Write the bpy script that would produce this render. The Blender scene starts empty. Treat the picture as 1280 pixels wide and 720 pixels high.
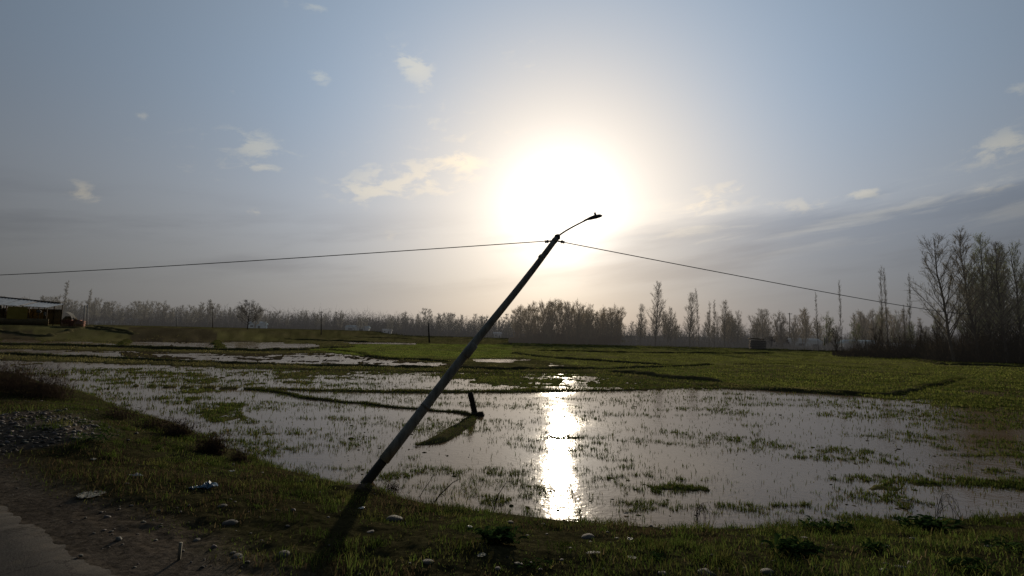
import bpy, math, random
import numpy as np
from math import radians, sin, cos, tan, pi
from mathutils import Vector, Matrix
rng = np.random.default_rng(7); random.seed(7)
scene = bpy.context.scene; COL = scene.collection

# ------------------------------------------------------------------ camera
F = 680.0; CAM = np.array([0.0, 0.0, 1.9])
PITCH = math.atan(56/F); ROLL = math.atan(0.022)
R0 = np.array([1.0,0,0]); U0 = np.array([0,-sin(PITCH),cos(PITCH)]); FW = np.array([0,cos(PITCH),sin(PITCH)])
RT = cos(ROLL)*R0 + sin(ROLL)*U0; UP = -sin(ROLL)*R0 + cos(ROLL)*U0
def ray(px, py):
    d = FW + (px-640)/F*RT - (py-360)/F*UP
    return d
def at_z(px, py, z):
    d = ray(px,py); t = (z-CAM[2])/d[2]; return CAM + d*t
def at_y(px, py, Y):
    d = ray(px,py); return CAM + d*(Y/d[1])
cd = bpy.data.cameras.new('camera'); cam = bpy.data.objects.new('camera', cd); COL.objects.link(cam)
cd.sensor_width = 36; cd.lens = 36*F/1280; cd.clip_start = 0.05; cd.clip_end = 20000
M = Matrix(((RT[0],UP[0],-FW[0],0),(RT[1],UP[1],-FW[1],0),(RT[2],UP[2],-FW[2],CAM[2]),(0,0,0,1)))
cam.matrix_world = M; scene.camera = cam

# ------------------------------------------------------------------ numpy noise
def _h(ix, iy, s):
    n = (ix.astype(np.int64)*374761393 + iy.astype(np.int64)*668265263 + s*974634777) & 0x7fffffff
    n = ((n ^ (n >> 13))*1274126177) & 0x7fffffff
    n = n ^ (n >> 16)
    return (n & 0xffff)/65535.0
def vnoise(x, y, s=0):
    x = np.asarray(x, float); y = np.asarray(y, float)
    ix = np.floor(x); iy = np.floor(y); fx = x-ix; fy = y-iy
    fx = fx*fx*(3-2*fx); fy = fy*fy*(3-2*fy)
    a = _h(ix,iy,s); b = _h(ix+1,iy,s); c = _h(ix,iy+1,s); d = _h(ix+1,iy+1,s)
    return (a*(1-fx)+b*fx)*(1-fy) + (c*(1-fx)+d*fx)*fy
def fbm(x, y, s=0, o=4):
    r = 0; a = 0.5; t = 0
    for i in range(o):
        r = r + a*vnoise(x*2**i+17.3*i, y*2**i-9.1*i, s+i); t += a; a *= 0.5
    return r/t           # 0..1, mean .5
def sstep(a, b, x):
    t = np.clip((x-a)/(b-a), 0, 1); return t*t*(3-2*t)

# ------------------------------------------------------------------ mesh helpers
def mk_mesh(name, V, faces, mat=None, col=None, smooth=False):
    me = bpy.data.meshes.new(name)
    V = np.asarray(V, np.float32).reshape(-1,3)
    me.vertices.add(len(V)); me.vertices.foreach_set('co', V.ravel())
    loops = []; starts = []; n = 0
    for f in faces:
        f = np.asarray(f, np.int32)
        if f.size == 0: continue
        k = f.shape[1]; loops.append(f.ravel()); starts.append(n + np.arange(len(f))*k); n += f.size
    L = np.concatenate(loops); S = np.concatenate(starts)
    me.loops.add(len(L)); me.loops.foreach_set('vertex_index', L)
    me.polygons.add(len(S)); me.polygons.foreach_set('loop_start', S.astype(np.int32))
    if col is not None:
        a = me.color_attributes.new('Col', 'FLOAT_COLOR', 'POINT')
        c = np.ones((len(V),4), np.float32); c[:,:3] = col; a.data.foreach_set('color', c.ravel())
    if smooth: me.polygons.foreach_set('use_smooth', np.ones(len(S), bool))
    me.update(calc_edges=True)
    if mat: me.materials.append(mat)
    return me
def obj(name, me, parent=None, loc=None):
    o = bpy.data.objects.new(name, me); COL.objects.link(o)
    if parent: o.parent = parent
    if loc is not None: o.location = loc
    return o
def tag(o, label=None, cat=None, group=None, kind=None):
    if label: o['label'] = label
    if cat: o['category'] = cat
    if group: o['group'] = group
    if kind: o['kind'] = kind
    return o
def thing(name, label, cat, loc=(0,0,0), rz=0.0, group=None):
    e = bpy.data.objects.new(name, None); COL.objects.link(e); e.empty_display_size = .1
    e.location = loc; e.rotation_euler = (0,0,rz); return tag(e, label, cat, group)
class MB:                               # collects verts / faces
    def __init__(s): s.V=[]; s.T=[]; s.Q=[]; s.n=0
    def add(s, V, Q=None, T=None):
        V = np.asarray(V,float).reshape(-1,3)
        if Q is not None and len(Q): s.Q.append(np.asarray(Q,int)+s.n)
        if T is not None and len(T): s.T.append(np.asarray(T,int)+s.n)
        s.V.append(V); s.n += len(V); return s
    def mesh(s, name, mat, smooth=False, col=None):
        V = np.concatenate(s.V); fs=[]
        if s.Q: fs.append(np.concatenate(s.Q))
        if s.T: fs.append(np.concatenate(s.T))
        return mk_mesh(name, V, fs, mat, col, smooth)
    def box(s, c, d, rz=0.0, rx=0.0, ry=0.0):
        x,y,z = np.array(d)/2
        b = min(d)*.06
        P = np.array([[sx*x,sy*y,sz*z] for sz in (-1,1) for sy in (-1,1) for sx in (-1,1)])
        from mathutils import Euler
        R = np.array(Euler((rx,ry,rz)).to_matrix())
        P = P@R.T + np.array(c)
        return s.add(P, Q=[[0,2,3,1],[4,5,7,6],[0,1,5,4],[2,6,7,3],[0,4,6,2],[1,3,7,5]])
    def tube(s, pts, rad, n=8, cap=True):
        pts = np.asarray(pts,float); k=len(pts); rad = np.broadcast_to(np.asarray(rad,float),(k,))
        T = np.gradient(pts, axis=0); T /= np.linalg.norm(T,axis=1,keepdims=True)
        ref = np.array([0,0,1.0]) if abs(T[0][2])<.9 else np.array([1.0,0,0])
        A = np.cross(T,ref); A/=np.linalg.norm(A,axis=1,keepdims=True); B=np.cross(T,A)
        a = np.arange(n)*2*pi/n
        V = pts[:,None,:] + rad[:,None,None]*(np.cos(a)[None,:,None]*A[:,None,:]+np.sin(a)[None,:,None]*B[:,None,:])
        V = V.reshape(-1,3); Q=[]
        for i in range(k-1):
            for j in range(n):
                Q.append([i*n+j, i*n+(j+1)%n, (i+1)*n+(j+1)%n, (i+1)*n+j])
        T3=[]
        if cap:
            V = np.vstack([V, pts[0], pts[-1]]); m=k*n
            for j in range(n):
                T3.append([m,(j+1)%n,j]); T3.append([m+1,(k-1)*n+j,(k-1)*n+(j+1)%n])
        return s.add(V,Q,T3)
def frusta(P0, P1, w0, w1, n=4):        # many tapered open prisms at once
    P0=np.asarray(P0,float); P1=np.asarray(P1,float); m=len(P0)
    D=P1-P0; D/= (np.linalg.norm(D,axis=1,keepdims=True)+1e-9)
    ref=np.where(np.abs(D[:,2:3])<.9, np.array([[0,0,1.0]]), np.array([[1.0,0,0]]))
    A=np.cross(D,ref); A/=np.linalg.norm(A,axis=1,keepdims=True); B=np.cross(D,A)
    a=np.arange(n)*2*pi/n
    ring=np.cos(a)[None,:,None]*A[:,None,:]+np.sin(a)[None,:,None]*B[:,None,:]
    V=np.concatenate([P0[:,None,:]+ring*np.asarray(w0)[:,None,None], P1[:,None,:]+ring*np.asarray(w1)[:,None,None]],1).reshape(-1,3)
    j=np.arange(n); base=(np.arange(m)*2*n)[:,None]
    Q=np.stack([base+j, base+(j+1)%n, base+n+(j+1)%n, base+n+j],-1).reshape(-1,4)
    return V,Q
def cones(P0,P1,w,n=3):
    P0=np.asarray(P0,float); P1=np.asarray(P1,float); m=len(P0)
    D=P1-P0; D/=(np.linalg.norm(D,axis=1,keepdims=True)+1e-9)
    ref=np.where(np.abs(D[:,2:3])<.9, np.array([[0,0,1.0]]), np.array([[1.0,0,0]]))
    A=np.cross(D,ref); A/=np.linalg.norm(A,axis=1,keepdims=True); B=np.cross(D,A)
    a=np.arange(n)*2*pi/n
    ring=np.cos(a)[None,:,None]*A[:,None,:]+np.sin(a)[None,:,None]*B[:,None,:]
    V=np.concatenate([P0[:,None,:]+ring*np.asarray(w)[:,None,None], P1[:,None,:]],1).reshape(-1,3)
    j=np.arange(n); b=(np.arange(m)*(n+1))[:,None]
    T=np.stack([b+j,b+(j+1)%n,b+n+0*j],-1).reshape(-1,3)
    return V,T

# ------------------------------------------------------------------ materials
class NT:
    def __init__(s, nt): s.nt=nt; s.L=nt.links
    def n(s, t, **kw):
        x=s.nt.nodes.new(t)
        for k,v in kw.items():
            if k.startswith('i_'):
                key=k[2:]; key=int(key) if key.isdigit() else key.replace('_',' ')
                if hasattr(v,'is_output'): s.L.new(v,x.inputs[key])
                else: x.inputs[key].default_value=v
            else: setattr(x,k,v)
        return x
    def m(s, op, a, b=0.0, c=0.0, clamp=False):
        x=s.nt.nodes.new('ShaderNodeMath'); x.operation=op; x.use_clamp=clamp
        for i,v in enumerate((a,b,c)):
            if hasattr(v,'is_output'): s.L.new(v,x.inputs[i])
            else: x.inputs[i].default_value=v
        return x.outputs[0]
    def mix(s, f, a, b, mode='MIX'):
        x=s.nt.nodes.new('ShaderNodeMix'); x.data_type='RGBA'; x.blend_type=mode; x.clamp_factor=True
        for k,v in ((0,f),(6,a),(7,b)):
            if hasattr(v,'is_output'): s.L.new(v,x.inputs[k])
            else: x.inputs[k].default_value = v if k==0 else (tuple(v)+(1,))[:4]
        return x.outputs[2]
    def ramp(s, f, stops, interp='LINEAR'):
        x=s.nt.nodes.new('ShaderNodeValToRGB'); s.L.new(f,x.inputs[0]); x.color_ramp.interpolation=interp
        e=x.color_ramp.elements
        while len(e)<len(stops): e.new(.5)
        for el,(p,c) in zip(e,stops): el.position=p; el.color=(tuple(c)+(1,))[:4] if not isinstance(c,(int,float)) else (c,c,c,1)
        return x.outputs[0]
def new_mat(name):
    m=bpy.data.materials.new(name); m.use_nodes=True; nt=m.node_tree; nt.nodes.clear(); t=NT(nt)
    t.out=t.n('ShaderNodeOutputMaterial'); return m,t
def mat_noise(name, c1, c2, scale=8, rough=.85, bump=.3, spec=.3, metal=0.0, coords='Object', detail=6, stretch=None, haze_emit=0.0):
    m,t=new_mat(name); tc=t.n('ShaderNodeTexCoord'); v=tc.outputs[coords]
    if stretch: v=t.n('ShaderNodeMapping',i_Vector=v,i_Scale=stretch).outputs[0]
    nz=t.n('ShaderNodeTexNoise',i_Vector=v,i_Scale=scale,i_Detail=detail,i_Roughness=.65)
    f=t.ramp(nz.outputs[0],[(.3,0.0),(.7,1.0)])
    c=t.mix(f,c1,c2)
    p=t.n('ShaderNodeBsdfPrincipled',i_Base_Color=c,i_Roughness=rough,i_Metallic=metal)
    p.inputs['Specular IOR Level'].default_value=spec
    if bump:
        b=t.n('ShaderNodeBump',i_Strength=bump,i_Distance=.05,i_Height=nz.outputs[0]); t.L.new(b.outputs[0],p.inputs['Normal'])
    if haze_emit: p.inputs['Emission Color'].default_value=(.95,.97,1,1); p.inputs['Emission Strength'].default_value=haze_emit  # even glow put into the surface to imitate distance haze
    t.L.new(p.outputs[0],t.out.inputs[0]); return m
def mat_attr_leaf(name, trans=.5, mul=(1,1,1), rough=.6, gloss=.0):
    m,t=new_mat(name); a=t.n('ShaderNodeAttribute',attribute_name='Col')
    c=t.mix(1.0,a.outputs[0],mul,'MULTIPLY')
    d=t.n('ShaderNodeBsdfDiffuse',i_Color=c); tr=t.n('ShaderNodeBsdfTranslucent',i_Color=c)
    x=t.n('ShaderNodeMixShader',i_0=trans,i_1=d.outputs[0],i_2=tr.outputs[0]); o=x.outputs[0]
    if gloss:
        g=t.n('ShaderNodeBsdfGlossy',i_Roughness=rough); g.inputs[0].default_value=(1,1,1,1)
        o=t.n('ShaderNodeMixShader',i_0=gloss,i_1=o,i_2=g.outputs[0]).outputs[0]
    t.L.new(o,t.out.inputs[0]); return m
def mat_twig(name, c, trans=.35, c2=None, haze_emit=0.0):   # air: constant emission painted into bark and twigs in place of haze
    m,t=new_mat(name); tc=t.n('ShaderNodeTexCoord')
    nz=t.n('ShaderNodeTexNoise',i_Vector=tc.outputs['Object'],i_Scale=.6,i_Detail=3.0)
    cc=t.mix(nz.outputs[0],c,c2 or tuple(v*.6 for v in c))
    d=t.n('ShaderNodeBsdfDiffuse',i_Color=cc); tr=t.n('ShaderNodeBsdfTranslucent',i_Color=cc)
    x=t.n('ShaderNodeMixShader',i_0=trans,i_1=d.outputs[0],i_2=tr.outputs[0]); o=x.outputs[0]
    if haze_emit:
        e=t.n('ShaderNodeEmission',i_Color=(1.0,.92,.84,1),i_Strength=haze_emit); o=t.n('ShaderNodeAddShader',i_0=o,i_1=e.outputs[0]).outputs[0]
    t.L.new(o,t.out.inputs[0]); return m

# ------------------------------------------------------------------ sun and sky
SD = ray(704,263); SD/=np.linalg.norm(SD)
S_EL = math.asin(SD[2]); S_AZ = math.atan2(SD[0],SD[1])
sl=bpy.data.lights.new('sun','SUN'); so=bpy.data.objects.new('sun',sl); COL.objects.link(so)
sl.energy=3.0; sl.angle=radians(.53); sl.color=(1,.86,.66)
so.rotation_euler=Vector(-SD).to_track_quat('-Z','Y').to_euler(); so.location=(0,40,30)
w=bpy.data.worlds.new('World'); scene.world=w; w.use_nodes=True; w.node_tree.nodes.clear(); t=NT(w.node_tree)
tc=t.n('ShaderNodeTexCoord'); D=tc.outputs['Generated']
sky=t.n('ShaderNodeTexSky',sky_type='NISHITA',sun_disc=False,sun_elevation=S_EL,sun_rotation=S_AZ,air_density=1.0,dust_density=2.0,ozone_density=1.0)
sep=t.n('ShaderNodeSeparateXYZ',i_0=D); X,Y,Z=sep.outputs
dot=t.n('ShaderNodeVectorMath',operation='DOT_PRODUCT',i_0=D,i_1=tuple(SD)).outputs['Value']
th=t.m('MULTIPLY',t.m('ARCCOSINE',t.m('MINIMUM',dot,.999999)),180/pi)
el=t.m('MULTIPLY',t.m('ARCSINE',Z),180/pi)
az=t.m('MULTIPLY',t.m('ARCTAN2',X,Y),180/pi)
def expo(a,k): return t.m('MULTIPLY',t.m('EXPONENT',t.m('MULTIPLY',th,-1.0/k)),a)
g2=t.m('MULTIPLY',t.m('EXPONENT',t.m('MULTIPLY',t.m('MULTIPLY',th,th),-1/(4.6**2))),.6)
broad=t.m('ADD',t.m('ADD',expo(.84,32.0),expo(.60,7.6)),.012)
# warm near the sun and low down, blue high and away
bl=t.m('MULTIPLY',t.n('ShaderNodeMapRange',interpolation_type='SMOOTHSTEP',i_Value=el,i_1=3.0,i_2=25.0).outputs[0],
       t.n('ShaderNodeMapRange',interpolation_type='SMOOTHSTEP',i_Value=th,i_1=8.0,i_2=30.0).outputs[0])
warm=t.n('ShaderNodeMapRange',interpolation_type='SMOOTHSTEP',i_Value=th,i_1=28.0,i_2=7.0).outputs[0]
tint=t.mix(warm,(.93,.95,1.0),(1.03,.955,.875))
tint=t.mix(bl,tint,(.73,.935,1.21))
low=t.n('ShaderNodeMapRange',interpolation_type='SMOOTHSTEP',i_Value=el,i_1=-1.0,i_2=14.0,i_3=.62,i_4=1.0).outputs[0]
low=t.m('ADD',low,t.m('MULTIPLY',t.m('SUBTRACT',1.0,low),t.m('EXPONENT',t.m('MULTIPLY',th,-1/9.0))))
base=t.n('ShaderNodeVectorMath',operation='SCALE',i_0=tint,i_Scale=t.m('MULTIPLY',broad,low)).outputs[0]
# clouds: streaky noise in azimuth/elevation, gathered in patches
cv=t.n('ShaderNodeCombineXYZ',i_0=t.m('MULTIPLY',az,.34),i_1=t.m('MULTIPLY',t.m('ADD',el,t.m('MULTIPLY',az,-.10)),.75),i_2=0.0).outputs[0]
nz=t.n('ShaderNodeTexNoise',i_Vector=cv,i_Scale=1.0,i_Detail=9.0,i_Roughness=.62,i_Distortion=.35).outputs[0]
cv2=t.n('ShaderNodeCombineXYZ',i_0=t.m('MULTIPLY',az,.05),i_1=t.m('MULTIPLY',t.m('ADD',el,t.m('MULTIPLY',az,-.12)),.33),i_2=4.0).outputs[0]
nz2=t.n('ShaderNodeTexNoise',i_Vector=cv2,i_Scale=1.0,i_Detail=7.0,i_Roughness=.55).outputs[0]
def pdir(px,py):
    d=ray(px,py); d/=np.linalg.norm(d); return math.degrees(math.atan2(d[0],d[1])), math.degrees(math.asin(d[2]))
patches=[(517,80,2.6,1.7,1.0,-.3),(400,96,1.2,.9,.8,-.4),(322,183,3.2,1.5,.9,-.15),(330,211,1.8,.5,.6,0),(105,241,1.6,1.0,.9,-.4),(178,144,.7,.5,.7,0),
         (318,265,.8,.4,.6,0),(510,222,6.0,2.4,.8,.1),(450,240,3.5,1.2,.7,.1),(560,160,7,4,.35,-.4),(250,200,5,2.2,.35,-.2),(575,203,2.2,1.0,.7,0),(895,248,3.6,1.6,.75,.25),(985,262,3.0,1.2,.6,.1),(1255,181,3.0,1.3,1.0,.35),(1245,230,3.4,.8,.7,.2),
         (1060,246,3.2,.7,.55,.2),(1276,112,1.0,.9,.8,0),(660,85,5.0,3.0,.25,-.5),(385,5,2.5,.8,.7,-.1),(292,112,.5,.4,.5,0),(348,121,.5,.3,.5,0),(1085,241,1.2,.5,.6,.2),(505,298,5.0,.8,.35,.05)]
tot=None
for (px,py,wa,we,a,sl_) in patches:
    a0,e0=pdir(px,py)
    da=t.m('SUBTRACT',az,a0); de=t.m('SUBTRACT',t.m('SUBTRACT',el,e0),t.m('MULTIPLY',da,sl_*.6))
    q=t.m('ADD',t.m('POWER',t.m('MULTIPLY',da,1/wa),2.0),t.m('POWER',t.m('MULTIPLY',de,1/we),2.0))
    g=t.m('MULTIPLY',t.m('EXPONENT',t.m('MULTIPLY',q,-1.0)),a)
    tot=g if tot is None else t.m('ADD',tot,g)
cl=t.m('MULTIPLY',t.n('ShaderNodeMapRange',interpolation_type='SMOOTHSTEP',i_Value=t.m('ADD',nz,t.m('MULTIPLY',tot,.26)),i_1=.60,i_2=.78).outputs[0],t.m('MINIMUM',tot,1.0),clamp=True)
# grey stratus bank to the right
a0,e0=pdir(1090,288)
da=t.m('SUBTRACT',az,a0); de=t.m('SUBTRACT',t.m('SUBTRACT',el,e0),t.m('MULTIPLY',da,.05))
topm=t.n('ShaderNodeMapRange',interpolation_type='SMOOTHSTEP',i_Value=t.m('ADD',de,t.m('MULTIPLY',t.m('SUBTRACT',nz2,.5),7.0)),i_1=3.4,i_2=1.4).outputs[0]
sidem=t.n('ShaderNodeMapRange',interpolation_type='SMOOTHSTEP',i_Value=az,i_1=1.0,i_2=14.0).outputs[0]
bank=t.m('MULTIPLY',topm,sidem)
cv3=t.n('ShaderNodeCombineXYZ',i_0=t.m('MULTIPLY',az,.085),i_1=t.m('MULTIPLY',t.m('ADD',el,t.m('MULTIPLY',az,-.11)),.62),i_2=9.0).outputs[0]
nz3=t.n('ShaderNodeTexNoise',i_Vector=cv3,i_Scale=1.0,i_Detail=9.0,i_Roughness=.6,i_Distortion=.25).outputs[0]
streak=t.m('MULTIPLY',t.n('ShaderNodeMapRange',interpolation_type='SMOOTHSTEP',i_Value=nz3,i_1=.50,i_2=.68).outputs[0],
   t.m('MULTIPLY',t.m('EXPONENT',t.m('MULTIPLY',t.m('POWER',t.m('MULTIPLY',t.m('SUBTRACT',de,1.6),1/2.4),2.0),-1.0)),sidem))
base=t.mix(t.m('MULTIPLY',bank,.85),base,t.mix(1.0,base,(.60,.645,.72),'MULTIPLY'))
haze=t.m('MULTIPLY',t.m('MULTIPLY',t.n('ShaderNodeMapRange',interpolation_type='SMOOTHSTEP',i_Value=nz2,i_1=.42,i_2=.66).outputs[0],
     t.n('ShaderNodeMapRange',interpolation_type='SMOOTHSTEP',i_Value=t.m('ABSOLUTE',t.m('SUBTRACT',el,7.5)),i_1=6.0,i_2=0.5).outputs[0]),.55)
base=t.mix(haze,base,t.mix(1.0,base,(.62,.62,.66),'MULTIPLY'))
base=t.mix(t.m('MULTIPLY',streak,.75),base,t.n('ShaderNodeVectorMath',operation='MULTIPLY_ADD',i_0=base,i_1=(1.30,1.22,1.08),i_2=(.07,.06,.045)).outputs[0])
base=t.mix(t.m('MULTIPLY',cl,.85),base,t.n('ShaderNodeVectorMath',operation='MULTIPLY_ADD',i_0=base,i_1=(1.25,1.12,.92),i_2=(.11,.095,.07)).outputs[0])
core=t.n('ShaderNodeVectorMath',operation='SCALE',i_0=(1.0,.95,.82),i_Scale=g2).outputs[0]
s1=t.n('ShaderNodeVectorMath',operation='ADD',i_0=base,i_1=core).outputs[0]
s1=t.n('ShaderNodeVectorMath',operation='SCALE',i_0=s1,i_Scale=10.0).outputs[0]
nis=t.n('ShaderNodeVectorMath',operation='SCALE',i_0=sky.outputs[0],i_Scale=.045).outputs[0]
s1=t.n('ShaderNodeVectorMath',operation='ADD',i_0=s1,i_1=nis).outputs[0]
bg=t.n('ShaderNodeBackground',i_Color=s1,i_Strength=.1); wo=t.n('ShaderNodeOutputWorld'); t.L.new(bg.outputs[0],wo.inputs[0])

# ------------------------------------------------------------------ layout
ZW=-0.60
def W(pts, z=ZW): return np.array([at_z(px,py,z)[:2] for px,py in pts])
shore_px=[(-140,445),(-40,458),(40,474),(110,498),(190,523),(250,545),(300,566),(350,586),(410,602),(480,616),(560,634),(640,646),(720,654),(800,659),(900,662),(1000,660),(1100,656),(1200,650),(1280,644),(1420,632)]
SH=W(shore_px)
SH=np.vstack([[-70,62],SH,[22,8.2],[60,12]])
BANK=np.vstack([SH,[60,-30],[-120,-30],[-120,62]])
ROADP=np.array([at_z(px,py,0)[:2] for px,py in [(0,630),(60,662),(110,692),(150,720)]])
rd=(ROADP[-1]-ROADP[0]); rd/=np.linalg.norm(rd); rn=np.array([-rd[1],rd[0]])
if rn[1]<0: rn=-rn
ROADP=np.vstack([ROADP[0]-rd*90, ROADP[0]-rd*8+rn*(-.1), ROADP, ROADP[-1]+rd*6, ROADP[-1]+rd*60])
def pdist(P, PL):
    best=np.full(len(P),1e9)
    for a,b in zip(PL[:-1],PL[1:]):
        ab=b-a; tt=np.clip(((P-a)@ab)/(ab@ab),0,1); d=np.linalg.norm(P-(a+tt[:,None]*ab),axis=1); best=np.minimum(best,d)
    return best
def inpoly(P, PG):
    x,y=P[:,0],P[:,1]; c=np.zeros(len(P),bool); n=len(PG)
    for i in range(n):
        x1,y1=PG[i]; x2,y2=PG[(i+1)%n]
        if y1==y2: continue
        m=((y1>y)!=(y2>y)) & (x < (x2-x1)*(y-y1)/(y2-y1)+x1); c^=m
    return c
def road_sd(P):                         # >0 on the field side of the road edge
    a=ROADP[0]
    return (P-ROADP[3])@rn
# fields: polygon in pixels on the water plane, (offset, amplitude, colour key)
FIELDS=[
 ([(-300,425),(0,420),(60,418),(160,420),(330,424),(420,432),(420,440),(330,440),(160,437),(0,433),(-300,428)], .012,.02,'olive'),
 ([(0,419),(40,420),(52,429),(0,430)], -.02,.03,'mud'),
 ([(55,427),(110,428),(156,431),(156,434),(90,432.5),(55,431)], -.045,.012,'mud'),
 ([(160,417),(230,418),(272,424),(268,435),(160,433)], -.012,.035,'mud'),
 ([(276,426),(330,428),(400,431),(395,436),(330,438),(280,436.5)], -.02,.028,'mud'),
 ([(-300,436),(0,436),(160,439),(320,443),(420,441),(520,452),(640,458),(640,461),(480,458),(320,455),(160,449),(0,443),(-300,436.5)], .000,.026,'mud'),
 ([(-100,437),(0,437),(80,439),(155,442),(150,447),(60,444),(0,441.5)], -.04,.012,'mud'),
 ([(370,436),(410,433.5),(470,430),(640,431),(668,447),(560,449),(470,447)], .06,.03,'bright'),
 ([(470,447),(560,449),(665,448),(760,456),(760,462),(640,460),(560,455)], .01,.02,'olive'),
 ([(430,427),(520,428.5),(520,431),(440,430)], -.03,.02,'mud'),
 ([(590,449),(640,450),(640,453),(600,452.5)], -.03,.02,'mud'),
 ([(640,428),(960,435),(1290,457),(1400,462),(1400,508),(1280,506),(1100,492),(960,484),(905,480),(760,463),(640,446)], .07,.05,'green'),
 ([(900,455),(1000,458),(1180,470),(1090,488),(980,481),(900,474)], .035,.05,'olive'),
 ([(-100,450),(0,450),(160,455),(320,461),(480,464),(640,467),(640,489),(480,489),(320,486),(60,480),(0,474),(-100,455)], -.010,.040,'olive'),
 ([(440,468),(540,470),(610,478),(640,486),(560,486),(500,478)], -.03,.03,'olive'),
 ([(540,465),(640,466),(740,467),(840,478),(900,484),(850,486),(760,488),(650,488),(560,474)], .004,.030,'green'),
 ([(-100,464),(0,474),(60,481),(320,487),(480,491),(640,491),(760,489),(850,486),(905,486),(1000,490),(1100,497),(1180,505),(1290,514),(1500,520),(1600,760),(600,760),(-400,600)], -.026,.034,'mud'),
 ([(40,478),(200,484),(330,490),(300,512),(345,545),(260,545),(110,498)], -.006,.050,'green'),
 ([(1085,612),(1120,601),(1190,597),(1250,604),(1300,600),(1300,616),(1240,618),(1160,622),(1110,620)], .016,.05,'olive'),
 ([(600,531),(650,531),(715,540),(735,548),(680,552),(615,549)], -.002,.05,'olive'),
 ([(690,586),(730,584),(775,592),(790,602),(740,600)], -.002,.05,'olive'),
 ([(800,604),(880,608),(890,614),(820,612)], .002,.05,'olive'),
 ([(1060,494),(1180,478),(1400,480),(1400,515),(1280,514),(1180,508)], .02,.06,'green'),
]
FIELDW=[(W(p),o,a,c) for p,o,a,c in FIELDS]
PAL={'olive':(.125,.118,.046),'mud':(.062,.050,.032),'bright':(.135,.165,.034),'green':(.130,.132,.040)}
HEAP=at_z(22,560,-.05)[:2]; HEAP2=at_z(-40,535,.1)[:2]
POLEB=at_z(456,604,-.38)[:2]
MOUND=at_z(150,535,-.4)[:2]; MOUND2=at_z(20,492,-.3)[:2]
SHEDC=at_y(40,403,120)[:2]
def ground(x, y, want_col=False):
    P=np.stack([np.asarray(x,float).ravel(),np.asarray(y,float).ravel()],1); r=np.hypot(P[:,0],P[:,1])
    n1=fbm(P[:,0]*.9,P[:,1]*.9,3,4)-.5; n2=fbm(P[:,0]*.25,P[:,1]*.25,11,4)-.5; n3=fbm(P[:,0]*5,P[:,1]*5,23,3)-.5
    off=np.full(len(P),.07); amp=np.full(len(P),.05); col=np.tile(np.array([.085,.080,.032]),(len(P),1))
    jx=P+np.stack([n1,n2],1)*np.minimum(r*.02,1.2)[:,None]
    for PG,o,a,c in FIELDW:
        m=inpoly(jx,PG); off[m]=o; amp[m]=a; col[m]=PAL[c]
    zf=ZW+off+amp*(n2*1.2+n1*1.7+n3*1.1)
    # rising ground on the left where the shed stands
    rise=sstep(78,112,P[:,1])*sstep(-44,-62,P[:,0]); zf=zf+rise*1.75
    far=sstep(120,260,r); zf=zf+far*.25
    # roadside bank
    ib=inpoly(P,BANK); ds=pdist(P,SH); dr=road_sd(P)
    ds=np.where(ib,ds+.16*n1,ds)
    hz=ZW-.03+.27*(1-np.exp(-np.maximum(ds,0)/.35))+.37*sstep(.2,3.0,ds)
    fade=sstep(0.0,.6,dr)
    hz=hz+fade*(.10*n1+.16*n2+.06*n3)*sstep(0,.8,ds)
    def gau(c,s): return np.exp(-((P[:,0]-c[0])**2+(P[:,1]-c[1])**2)/s**2)
    hz=hz+fade*(.10*gau(HEAP,1.3)+.16*gau(HEAP2,2.2)+.16*gau(MOUND,1.3)+.07*gau(POLEB,.28)+.22*gau(MOUND2,3.0))
    cap=np.minimum(hz,-.012+.05*np.maximum(dr,0)); kk=sstep(.15,2.0,dr); hz=cap*(1-kk)+hz*kk
    z=np.where(ib,hz,zf)
    z=np.where(~ib,np.minimum(z,np.where(ds<1.5,ZW-.06+.06*(ds/1.5)+amp*2*np.maximum(n1,0),z)),z)
    if not want_col: return z
    # colours
    wet=np.clip((z-ZW)/.05,0,1)[:,None]
    pt=sstep(.02,.16,n2+.35*n1)[:,None]; col=col*(1-.45*pt)+np.array([.105,.085,.045])*.45*pt; cf=np.where(wet>0, col*(.55+.45*wet)*(1+1.3*n1[:,None]),np.array([.035,.028,.018]))
    br=sstep(78,100,P[:,1])*sstep(-40,-60,P[:,0]); cf=cf*(1-.35*br[:,None])+np.array([.075,.065,.032])*.35*br[:,None]
    dirt=sstep(1.0,.3,dr+ .9*n2+.5*n1)
    heap=np.clip(gau(HEAP,1.1)+gau(HEAP2,1.7),0,1); dirt=np.maximum(dirt,sstep(.3,.8,gau(POLEB,.30)+.4*n3))
    dirt=np.maximum(dirt,sstep(.35,.7,heap+.5*n1))
    bc=(np.array([.036,.033,.016])*(1+1.0*n1[:,None]))*(1-dirt[:,None])+dirt[:,None]*np.array([.075,.062,.049])*(1+.7*n1[:,None]+.5*n3[:,None])
    sm=sstep(.35,.0,ds)[:,None]; bc=bc*(1-.5*sm)
    c=np.where(ib[:,None],bc,cf)
    return z,np.clip(c,.004,1),dict(ib=ib,ds=ds,dr=dr,dirt=dirt,n1=n1,n2=n2,off=off,heap=heap)
def gz(x,y): return float(ground(np.array([x]),np.array([y]))[0])
def hit(px,py,it=9):
    z=-.3
    for _ in range(it):
        p=at_z(px,py,z); z=.5*z+.5*gz(p[0],p[1])
    return np.array([p[0],p[1],gz(p[0],p[1])])

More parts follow.
